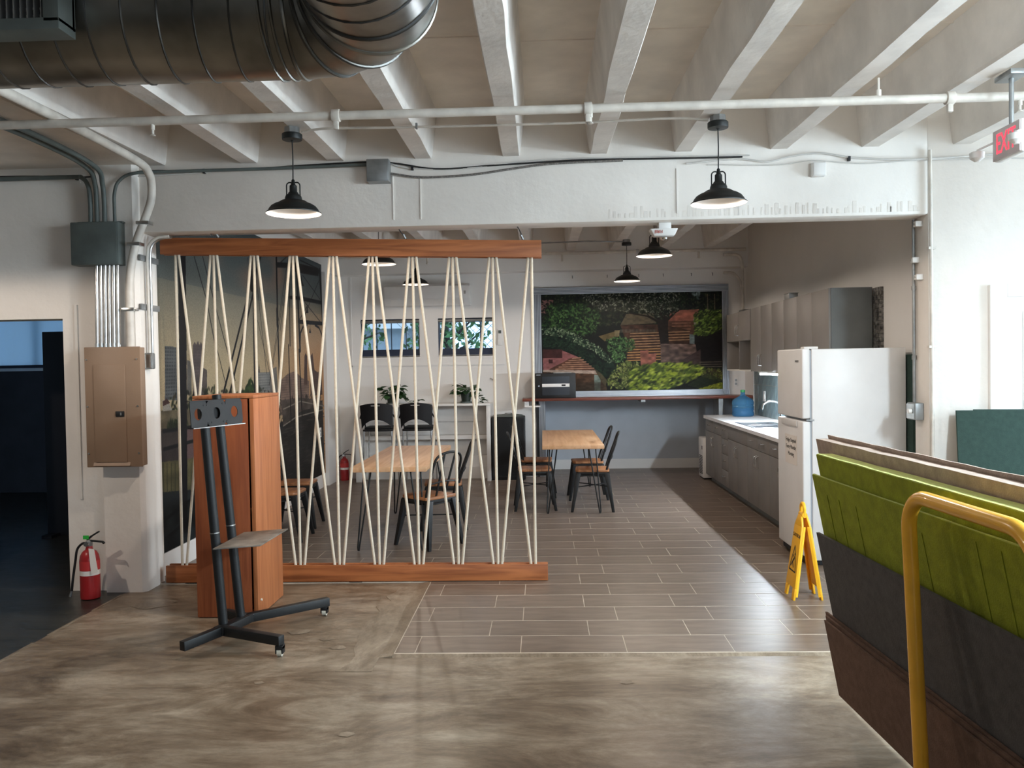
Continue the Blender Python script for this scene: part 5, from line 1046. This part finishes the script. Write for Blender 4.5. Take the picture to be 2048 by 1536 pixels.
# bar stools
def make_stool():
    t = thing('bar_stool', 'x', 'stool', (0, 0, 0), group='black bar stools at the bar desk')
    bk = MB(); N = 16; vs = []; fs = []
    for j in range(7):
        v = j / 6
        for i in range(N + 1):
            u = -1 + 2 * i / N; zb = .785 + .125 * (1 - u * u) ** .8 if abs(u) < 1 else .785; zt = 1.135 - .03 * u * u; z = zb + v * (zt - zb); k = (z - .78) / .35
            vs.append((u * (.212 + .012 * k), -.26 + .055 * u * u - .05 * k, z))
    for j in range(6):
        for i in range(N): q = j * (N + 1) + i; fs.append((q, q + 1, q + N + 2, q + N + 1))
    b2 = [(x, y + .014, z) for x, y, z in vs]; nn = len(vs)
    bk.add(vs + b2, fs + [tuple(q + nn for q in reversed(f)) for f in fs])
    o = obj('backrest', bk, BLACKP, t, smooth=True); obj('grip_slot', MB().box(-.06, .06, -.313, -.300, 1.098, 1.106), WHITEP, o)
    obj('seat', MB().box(-.205, .205, -.19, .20, .745, .775), BLACKP, t, bevel=0.012); obj('cushion', MB().box(-.19, .19, -.16, .19, .775, .805), BLACK, t, bevel=0.014)
    for sx in (-1, 1):
        for sy in (-1, 1): obj('leg', MB().tube([(sx * .19, sy * .16, .745), (sx * .215, sy * .20, .0)], .011, 10), CHROME, t, smooth=True)
        obj('armrest', MB().tube([(sx * .215, -.21, .98), (sx * .24, -.17, .93), (sx * .235, .02, .90), (sx * .21, .05, .78)], .010, 8), BLACKP, t)
    obj('foot_ring', MB().tube([(-.206, -.19, .28), (.206, -.19, .28), (.206, .19, .28), (-.206, .19, .28)], .009, 8, closed=True), CHROME, t)
    return t
st0 = make_stool(); st0.location = (-2.265, 11.36, .008); st0['label'] = 'black bar stool with chrome legs, the left of two at the white desk'
dup(st0, (-1.725, 11.36, .008), 0, 'black bar stool with chrome legs, the right of two at the white desk')
# tall black perforated cabinet
t = thing('tower_speaker', 'tall black tower cabinet with a perforated front right of the white desk', 'speaker', (-.5, 11.75, 0))
obj('case', MB().box(-.735, -.262, 11.60, 11.925, .008, .90), BLACKP, t, bevel=0.012)
obj('grille_frame', MB().box(-.725, -.70, 11.585, 11.60, .07, .86).box(-.297, -.272, 11.585, 11.60, .07, .86).box(-.725, -.272, 11.585, 11.60, .86, .885).box(-.725, -.272, 11.585, 11.60, .05, .07), BLACK, t)
gm = MB()
for i in range(26):
    x = -.69 + i * .0152; gm.box(x, x + .006, 11.590, 11.594, .07, .86)
for i in range(52):
    z = .075 + i * .0152; gm.box(-.70, -.297, 11.591, 11.595, z, z + .006)
obj('grille_mesh', gm, BLACK, t, kind='stuff'); obj('top_cap', MB().lathe([(.235, 0), (.20, .02), (.10, .03), (.06, .035)], 28, (-.498, 11.77, .90)), GREYBOX, t, smooth=True); obj('knob', MB().lathe([(.055, 0), (.05, .014)], 20, (-.498, 11.77, .934)), GREYMET, t)
for i in range(6): obj('side_slot', MB().box(-.262, -.258, 11.63, 11.75, .70 + i * .022, .71 + i * .022), GREYMET, t)
extinguisher(-2.885, 11.80, .98, 'small red fire extinguisher on the kitchen floor beside the desk', 1, False)
t = thing('wall_outlet', 'white outlet plate on the bridge mural near the chairs', 'outlet', (-3.0, 8.9, .75)); obj('plate', MB().box(-3.011, -3.003, 8.86, 8.94, .745, .87), WHITEP, t, bevel=0.002); obj('socket', MB().box(-3.004, -3.001, 8.885, 8.915, .765, .80).box(-3.004, -3.001, 8.885, 8.915, .815, .85), GREYMET, t)
t = thing('wall_outlet', 'white outlet plate at the far right end of the bridge mural', 'outlet', (-3.0, 11.0, .70)); obj('plate', MB().box(-3.011, -3.003, 10.96, 11.04, .70, .83), WHITEP, t, bevel=0.002); obj('socket', MB().box(-3.004, -3.001, 10.985, 11.015, .72, .755).box(-3.004, -3.001, 10.985, 11.015, .77, .80), GREYMET, t)
# dining tables: butcher block top on hairpin legs
def make_table(L, Wd, lab, loc):
    t = thing('dining_table', lab, 'table', (0, 0, 0), group='butcher block tables')
    tp = MB(); n = 9; lw = Wd / n
    obj('table_top', MB().box(-L / 2, L / 2, -Wd / 2, Wd / 2, .708, .75), BUTCH, t, bevel=0.003)
    for sx in (-1, 1):
        for sy in (-1, 1):
            cx, cy = sx * (L / 2 - .13), sy * (Wd / 2 - .10); a = Vector((cx - .0, cy - sy * .06, .708)); b = Vector((cx - sx * .085, cy + sy * .02, .708)); f = Vector((cx + sx * .07, cy + sy * .05, .012))
            d = (b - a).normalized()
            obj('hairpin_leg', MB().tube([a, f - d * .012 + Vector((0, 0, .02)), f - d * .007, f, f + d * .007, f + d * .012 + Vector((0, 0, .02)), b], .0075, 8).box(cx - .07, cx + .05, cy - .06, cy + .06, .702, .708), BLACK, t, smooth=True)
    t.location = loc; t.rotation_euler = (0, 0, math.pi / 2)
    return t
make_table(1.95, .67, 'butcher block table with black hairpin legs behind the ropes', (-1.36, 8.09, .008))
make_table(2.08, .665, 'butcher block table with black hairpin legs right of the rope screen', (.315, 9.88, .008))
# metal cafe chairs with wooden seats
def make_chair():
    t = thing('cafe_chair', 'x', 'chair', (0, 0, 0), group='black metal cafe chairs')
    obj('seat', MB().prism([(-.17, -.185), (.15, -.175), (.185, -.14), (.185, .14), (.15, .175), (-.17, .185), (-.185, .15), (-.185, -.15)], 2, .435, .462), SEATW, t, bevel=0.006)
    obj('seat_frame', MB().box(-.175, .175, -.17, .17, .405, .435), BLACK, t, bevel=0.006)
    for sx in (-1, 1):
        for sy in (-1, 1):
            T = [(sx * .175, sy * .165)]; tw, bw = .042, .015; fx, fy = sx * .225, sy * .205; tx, ty = sx * .155, sy * .145
            obj('leg', MB().hexa([(fx - bw, fy - bw, 0.0), (fx + bw, fy - bw, 0), (fx + bw, fy + bw, 0), (fx - bw, fy + bw, 0)], [(tx - tw * .8, ty - tw * .8, .425), (tx + tw * .6, ty - tw * .8, .425), (tx + tw * .6, ty + tw * .6, .425), (tx - tw * .8, ty + tw * .6, .425)]), BLACK, t, bevel=0.005)
    br = MB()
    for s in (-1, 1):
        br.tube([(-.185, s * .15, .36)] + [( -.12, s * .158, .395), (.12, s * .158, .395), (.185, s * .15, .36)], .008, 6); br.tube([(s * .16, -.165, .36), (s * .165, -.11, .395), (s * .165, .11, .395), (s * .16, .165, .36)], .008, 6)
    br.tube([(-.19, -.175, .27), (.19, .175, .27)], .006, 6).tube([(-.19, .175, .276), (.19, -.175, .276)], .006, 6)
    obj('brace', br, BLACK, t)
    hp = [(-.15, -.17, .44), (-.185, -.172, .55), (-.255, -.165, .74), (-.28, -.145, .815), (-.295, -.09, .85), (-.302, 0, .862), (-.295, .09, .85), (-.28, .145, .815), (-.255, .165, .74), (-.185, .172, .55), (-.15, .17, .44)]
    obj('back_hoop', MB().tube(smooth_path(hp, 4), .0115, 10), BLACK, t, smooth=True)
    for y in (-.065, .065): obj('back_spindle', MB().beam((-.155, y * .8, .44), (-.298, y, .852), .022, .008, (1, 0, 0)), BLACK, t, bevel=0.002)
    obj('lower_rail', MB().tube(smooth_path([(-.205, -.17, .58), (-.222, -.06, .595), (-.222, .06, .595), (-.205, .17, .58)], 4), .008, 8), BLACK, t, smooth=True)
    return t
ch0 = make_chair()
CH = [(-1.06, 7.46, 2.45, 'nearer one tucked in on the right of the left table'), (-1.02, 8.28, math.pi + .1, 'farther one tucked in on the right of the left table'),
      (-2.50, 7.78, 0.0, 'nearer of two chairs half hidden behind the cherry cabinet'), (-2.56, 8.42, .05, 'farther of two chairs half hidden behind the cherry cabinet'),
      (-.11, 9.30, 0.05, 'nearer chair on the left side of the right hand table'), (-.09, 10.18, -.03, 'farther chair on the left side of the right hand table'),
      (.535, 9.20, math.pi - .06, 'nearer chair on the right side of the right hand table'), (.52, 9.98, math.pi + .03, 'farther chair on the right side of the right hand table')]
for i, (x, y, r, lab) in enumerate(CH):
    lab = 'black metal cafe chair, ' + lab
    if i == 0: ch0.location = (x, y, .008); ch0.rotation_euler = (0, 0, r); ch0['label'] = lab
    else: dup(ch0, (x, y, .008), r, lab)
# base cabinets
FX = 2.215
def pull(p, q, out):
    p = Vector(p); q = Vector(q); o = Vector(out); return MB().tube([p, p + o * .8 + (q - p) * .06, p + o + (q - p) * .16, q + o + (p - q) * .16, q + o * .8 + (p - q) * .06, q], .0055, 8)
def base_unit(y0, y1, lab, kind):
    t = thing('base_cabinet', lab, 'cabinet', (2.55, (y0 + y1) / 2, .008), group='grey base cabinets')
    obj('carcass', MB().box(FX + .02, 2.875, y0 + .001, y1 - .001, .10, .73 if 8.9 < y1 < 10.1 and y1 - y0 > .5 else .862), CAB, t); obj('toe_kick', MB().box(FX + .075, 2.86, y0, y1, .008, .10), CABD, t)
    g = .0025
    def front(nm, a, b, z0, z1): return obj(nm, MB().box(FX, FX + .019, a + g, b - g, z0 + g, z1 - g), CAB, t, bevel=0.0015)
    def hpull(f, yc, z): obj('handle', pull((FX, yc - .045, z), (FX, yc + .045, z), (-.028, 0, 0)), CHROME, f, smooth=True)
    def vpull(f, y, z): obj('handle', pull((FX, y, z - .06), (FX, y, z + .06), (-.030, 0, 0)), CHROME, f, smooth=True)
    m = (y0 + y1) / 2
    if kind == 'drawers':
        zs = [.10, .30, .49, .68, .86]
        for k in range(4): f = front('drawer', y0, y1, zs[k], zs[k + 1]); hpull(f, m, (zs[k] + zs[k + 1]) / 2 + .02)
    else:
        if kind == 'sink': front('false_front', y0, y1, .70, .86)
        else:
            for a, b in ((y0, m), (m, y1)): f = front('drawer', a, b, .70, .86); hpull(f, (a + b) / 2, .785)
        for a, b, y in ((y0, m, m - .035), (m, y1, m + .035)): f = front('door', a, b, .10, .70); vpull(f, y, .58)
base_unit(10.36, 11.36, 'grey base cabinet with two doors at the far corner of the kitchen', 'doors'); base_unit(10.0, 10.36, 'narrow grey base cabinet of four drawers under the water jug end', 'drawers'); base_unit(9.07, 10.0, 'grey base cabinet with plain false front below the sink', 'sink'); base_unit(8.19, 9.07, 'grey base cabinet with two doors and two drawers nearest before the fridge', 'doors'); base_unit(7.30, 8.19, 'grey base cabinet mostly hidden behind the fridge', 'doors')
t = thing('worktop', 'white worktop over the grey base cabinets', 'countertop', (2.53, 9.3, .862)); SX0, SX1, SY0, SY1 = 2.29, 2.70, 9.02, 9.86
obj('slab', MB().box(2.19, SX0, 7.29, 11.375, .862, .90).box(SX1, 2.88, 7.29, 11.375, .862, .90).box(SX0, SX1, 7.29, SY0, .862, .90).box(SX0, SX1, SY1, 11.375, .862, .90), WORKTOP, t)
t = thing('kitchen_sink', 'stainless steel drop-in sink in the white worktop', 'sink', (2.5, 9.44, .74))
obj('rim', MB().box(SX0 - .02, SX0 + .015, SY0 - .02, SY1 + .02, .90, .906).box(SX1 - .06, SX1 + .02, SY0 - .02, SY1 + .02, .90, .906).box(SX0 - .02, SX1 + .02, SY0 - .02, SY0 + .015, .90, .906).box(SX0 - .02, SX1 + .02, SY1 - .015, SY1 + .02, .90, .906).box(SX0, SX1 - .05, 9.425, 9.455, .89, .905), STEEL, t, bevel=0.002)
obj('basin', MB().box(SX0 + .002, SX0 + .008, SY0 + .002, SY1 - .002, .74, .90).box(SX1 - .066, SX1 - .06, SY0 + .002, SY1 - .002, .74, .90).box(SX0, SX1 - .06, SY0 + .002, SY0 + .008, .74, .90).box(SX0, SX1 - .06, SY1 - .008, SY1 - .002, .74, .90).box(SX0, SX1 - .06, SY0, SY1, .735, .742), STEEL, t)
f_ = thing('faucet', 'chrome kitchen faucet behind the sink', 'faucet', (2.69, 9.44, .906)); obj('spout', MB().tube(smooth_path([(2.69, 9.44, .906), (2.69, 9.44, 1.08), (2.66, 9.44, 1.15), (2.58, 9.44, 1.17), (2.50, 9.44, 1.14), (2.48, 9.44, 1.08)]), .012, 10), CHROME, f_, smooth=True); obj('lever', MB().beam((2.69, 9.40, .96), (2.69, 9.30, 1.0), .014, .01), CHROME, f_); obj('base', MB().lathe([(.028, 0), (.028, .012), (.018, .03)], 18, (2.69, 9.44, .906)), CHROME, f_)
b_ = thing('soap_bottle', 'dark soap bottle beside the sink next to the fridge', 'bottle', (2.62, 8.94, .90)); obj('body', MB().lathe([(.03, 0), (.034, .01), (.034, .13), (.014, .16), (.014, .18)], 18, (2.62, 8.94, .90)), BLACKP, b_, smooth=True); obj('pump', MB().cyl((2.62, 8.94, 1.08), (2.62, 8.94, 1.12), .006, 8).beam((2.62, 8.94, 1.12), (2.57, 8.94, 1.115), .012, .01), WHITEP, b_)
# water jug
t = thing('water_jug', 'blue plastic water jug with a green cap standing on the worktop', 'jug', (2.65, 11.03, .90)); J3 = (2.645, 11.03, .90); R = .142
obj('body', MB().lathe([(R * .9, 0), (R, .015), (R, .055), (R * .96, .065), (R * .96, .072), (R, .082), (R, .13), (R * .96, .14), (R * .96, .148), (R, .158), (R, .19), (R * .93, .215), (R * .6, .245), (.045, .268), (.030, .28), (.028, .325)], 40, J3), BLUEJ, t, smooth=True); obj('water', MB().lathe([(R * .86, .006), (R * .93, .03), (R * .93, .11)], 32, J3), BLUEL, t, smooth=True); obj('cap', MB().lathe([(.031, .318), (.032, .345), (.026, .35)], 20, J3), GREENCAP, t)
t = thing('side_heater', 'small white slatted appliance standing at the far end of the base cabinets', 'appliance', (2.4, 11.5, .008)); obj('case', MB().box(2.185, 2.42, 11.40, 11.72, .03, .58), WHITEP, t, bevel=0.01)
for i in range(12): obj('vent_slot', MB().box(2.181, 2.187, 11.44, 11.66, .08 + i * .022, .09 + i * .022), BLACKP, t)
obj('foot', MB().box(2.2, 2.4, 11.42, 11.70, .008, .03), BLACKP, t); obj('control', MB().box(2.182, 2.187, 11.45, 11.49, .42, .47), BLACKP, t)
# backsplash tiles and wall plates
bs = struct('trim_6', MB().box(2.888, 2.90, 9.0, 11.38, .90, 1.505), GROUT); obj('edge_strip', MB().box(2.878, 2.90, 11.38, 11.41, .90, 1.505), WHITEP, bs)
tm = bpy.data.meshes.new('backsplash_tile'); q = MB().box(0, .007, -.1, .1, -.1, .1); tm.from_pydata(q.v, [], q.f); tm.materials.append(BSTILE)
for i in range(12):
    for k in range(3):
        if i == 11 and False: continue
        o = bpy.data.objects.new('backsplash_tile', tm); COL.objects.link(o); o.parent = bs; o.location = Vector((2.883, 11.275 - i * .207, 1.003 + k * .205 - .0)) - WL[bs]
t = thing('wall_switch', 'white double switch plate on the tiled backsplash', 'switch', (2.88, 10.85, 1.1)); obj('plate', MB().box(2.876, 2.883, 10.80, 10.90, 1.10, 1.235), WHITEP, t, bevel=0.002); obj('rocker', MB().box(2.872, 2.877, 10.83, 10.87, 1.13, 1.20), WHITEP, t)
t = thing('wall_outlet', 'white outlet plate on the wall strip right of the garden mural', 'outlet', (2.77, 11.94, 1.27)); obj('plate', MB().box(2.735, 2.805, 11.942, 11.95, 1.27, 1.395), WHITEP, t, bevel=0.002); obj('socket', MB().box(2.755, 2.785, 11.94, 11.943, 1.29, 1.325).box(2.755, 2.785, 11.94, 11.943, 1.34, 1.375), GREYMET, t)
t = thing('wall_strip', 'rough strip of grey mosaic stone on the wall behind the cabinet end', 'tile strip', (2.89, 7.2, .9))
for i in range(36): 
    z = .95 + i * .036
    for y in (7.125, 7.165, 7.205, 7.245): obj('stone', MB().box(2.872 + random.uniform(0, .008), 2.9, y + .002, y + .036, z, z + .033), STONE, t)
# wall cabinets
UX = 2.50
def wall_unit(y0, y1, lab, shelf=False, handle=True):
    t = thing('wall_cabinet', lab, 'cabinet', (2.7, (y0 + y1) / 2, 1.5), group='grey wall cabinets'); z0, z1, zm = 1.505, 2.255, 1.885; m = (y0 + y1) / 2; g = .002
    side = MB().box(UX + .02, 2.87, y0, y0 + .018, z0, z1).box(UX + .02, 2.87, y1 - .018, y1, z0, z1)
    obj('side_panel', MB().box(UX + (.0 if shelf else .02), 2.872, y0, y0 + .018, z0, z1), CABD if y0 < 7.5 else CAB, t); obj('side_panel', MB().box(UX + (.0 if shelf else .02), 2.872, y1 - .018, y1, z0, z1), CAB, t)
    obj('top', MB().box(UX + .02, 2.872, y0 + .018, y1 - .018, z1 - .018, z1), CAB, t); obj('bottom', MB().box(UX + (.0 if shelf else .02), 2.872, y0 + .018, y1 - .018, z0, z0 + .018), WHITEL if shelf else CAB, t); obj('back', MB().box(2.862, 2.872, y0 + .018, y1 - .018, z0 + .018, z1 - .018), CABIN, t)
    zd = z0
    if shelf:
        zd = zm; obj('shelf', MB().box(UX + .02, 2.86, y0 + .018, y1 - .018, zm, zm + .018), CAB, t); obj('divider', MB().box(UX, 2.86, m - .07, m - .052, z0 + .018, zm), CAB, t)
    for a, b, y in ((y0, m, m - .035), (m, y1, m + .035)):
        f = obj('door', MB().box(UX, UX + .019, a + g, b - g, zd + g, z1 - g), CAB, t, bevel=0.0012)
        if handle: obj('handle', pull((UX, y, zd + .07), (UX, y, zd + .20), (-.030, 0, 0)), CHROME, f, smooth=True)
wall_unit(10.0, 11.29, 'grey wall cabinet with short doors over open cubbies at the far end', True); wall_unit(9.1, 10.0, 'grey wall cabinet with two tall doors right of the open cubbies'); wall_unit(8.2, 9.1, 'grey wall cabinet with two tall doors above the sink', handle=True); wall_unit(7.30, 8.2, 'grey wall cabinet with a dark end panel above the fridge', handle=True)
t = thing('cabinet_top_box', 'small grey box on top of the wall cabinets', 'box', (2.62, 8.6, 2.256)); obj('body', MB().box(2.53, 2.62, 8.55, 8.72, 2.256, 2.315), GREYMET, t, bevel=0.004); obj('lid', MB().box(2.525, 2.625, 8.545, 8.725, 2.315, 2.322), GREYMET, t)
# led batten below the wall cabinets
t = thing('led_batten', 'glowing white tube light under the wall cabinets above the sink', 'light', (2.56, 9.0, 1.47)); obj('housing', MB().box(2.535, 2.585, 8.25, 9.80, 1.490, 1.504), WHITEP, t); obj('tube', MB().tube([(2.56, 8.27, 1.476), (2.56, 9.78, 1.476)], .010, 10), LEDT, t, smooth=True)
for y in (8.26, 9.79): obj('end_cap', MB().box(2.545, 2.575, y - .01, y + .01, 1.464, 1.49), WHITEP, t)
# fridge
t = thing('refrigerator', 'white top-freezer refrigerator with a taped paper note, standing right of the tiles', 'refrigerator', (2.43, 6.88, 0))
FY0, FY1 = 6.54, 7.225
obj('body', MB().box(2.105, 2.83, FY0, FY1, .05, 1.715), FRIDGE, t, bevel=0.006); obj('gasket', MB().box(2.093, 2.106, FY0 + .012, FY1 - .012, .07, 1.705), FRGREY, t)
fz = obj('freezer_door', MB().box(2.03, 2.093, FY0, FY1, 1.168, 1.72), FRIDGE, t, bevel=0.012, seg=3); fd = obj('fridge_door', MB().box(2.03, 2.093, FY0, FY1, .085, 1.148), FRIDGE, t, bevel=0.012, seg=3)
obj('hinge_cover', MB().box(2.05, 2.16, FY0 + .01, FY0 + .10, 1.715, 1.735), WHITEP, t, bevel=0.005); obj('mid_hinge', MB().box(2.06, 2.12, FY0 - .004, FY0 + .05, 1.152, 1.164), GREYMET, t); obj('base_grille', MB().box(2.10, 2.80, FY0 + .02, FY1 - .02, .012, .05), BLACKP, t); obj('toe_grille', MB().box(2.06, 2.10, FY0 + .03, FY1 - .03, .03, .085), BLACKP, t)
for y in (FY0 + .05, FY1 - .05): obj('foot', MB().lathe([(.020, 0), (.020, .03), (.010, .05)], 12, (2.12, y, .008)), CASTW, t)
obj('handle_recess', MB().prism([(2.0295, 1.148), (2.0295, 1.095), (2.018, 1.10), (2.012, 1.148)], 1, FY0 + .12, FY1 - .16), FRIDGE, fd, bevel=0.003); obj('badge', MB().box(2.026, 2.031, FY0 + .09, FY0 + .17, 1.615, 1.63), GREYMET, fz)
pn = obj('paper_note', MB().box(2.0278, 2.0292, 6.685, 7.0, .78, 1.02), PAPER, fd)
for i, s in enumerate(('Fridge Emptied', 'Every Monday', 'Morning')): text('lettering', s, .046, (2.0274, 6.842, .975 - i * .056), (0, -1, 0), (0, 0, 1), TEXTK, pn)
t = thing('gap_panel', 'dark upright panel in the gap between the fridge and the wall', 'board', (2.86, 6.7, 0)); obj('panel', MB().box(2.842, 2.868, 6.45, 7.1, .009, 1.66), FELT_DG, t, bevel=0.002)  # dark slab filling the gap beside the fridge
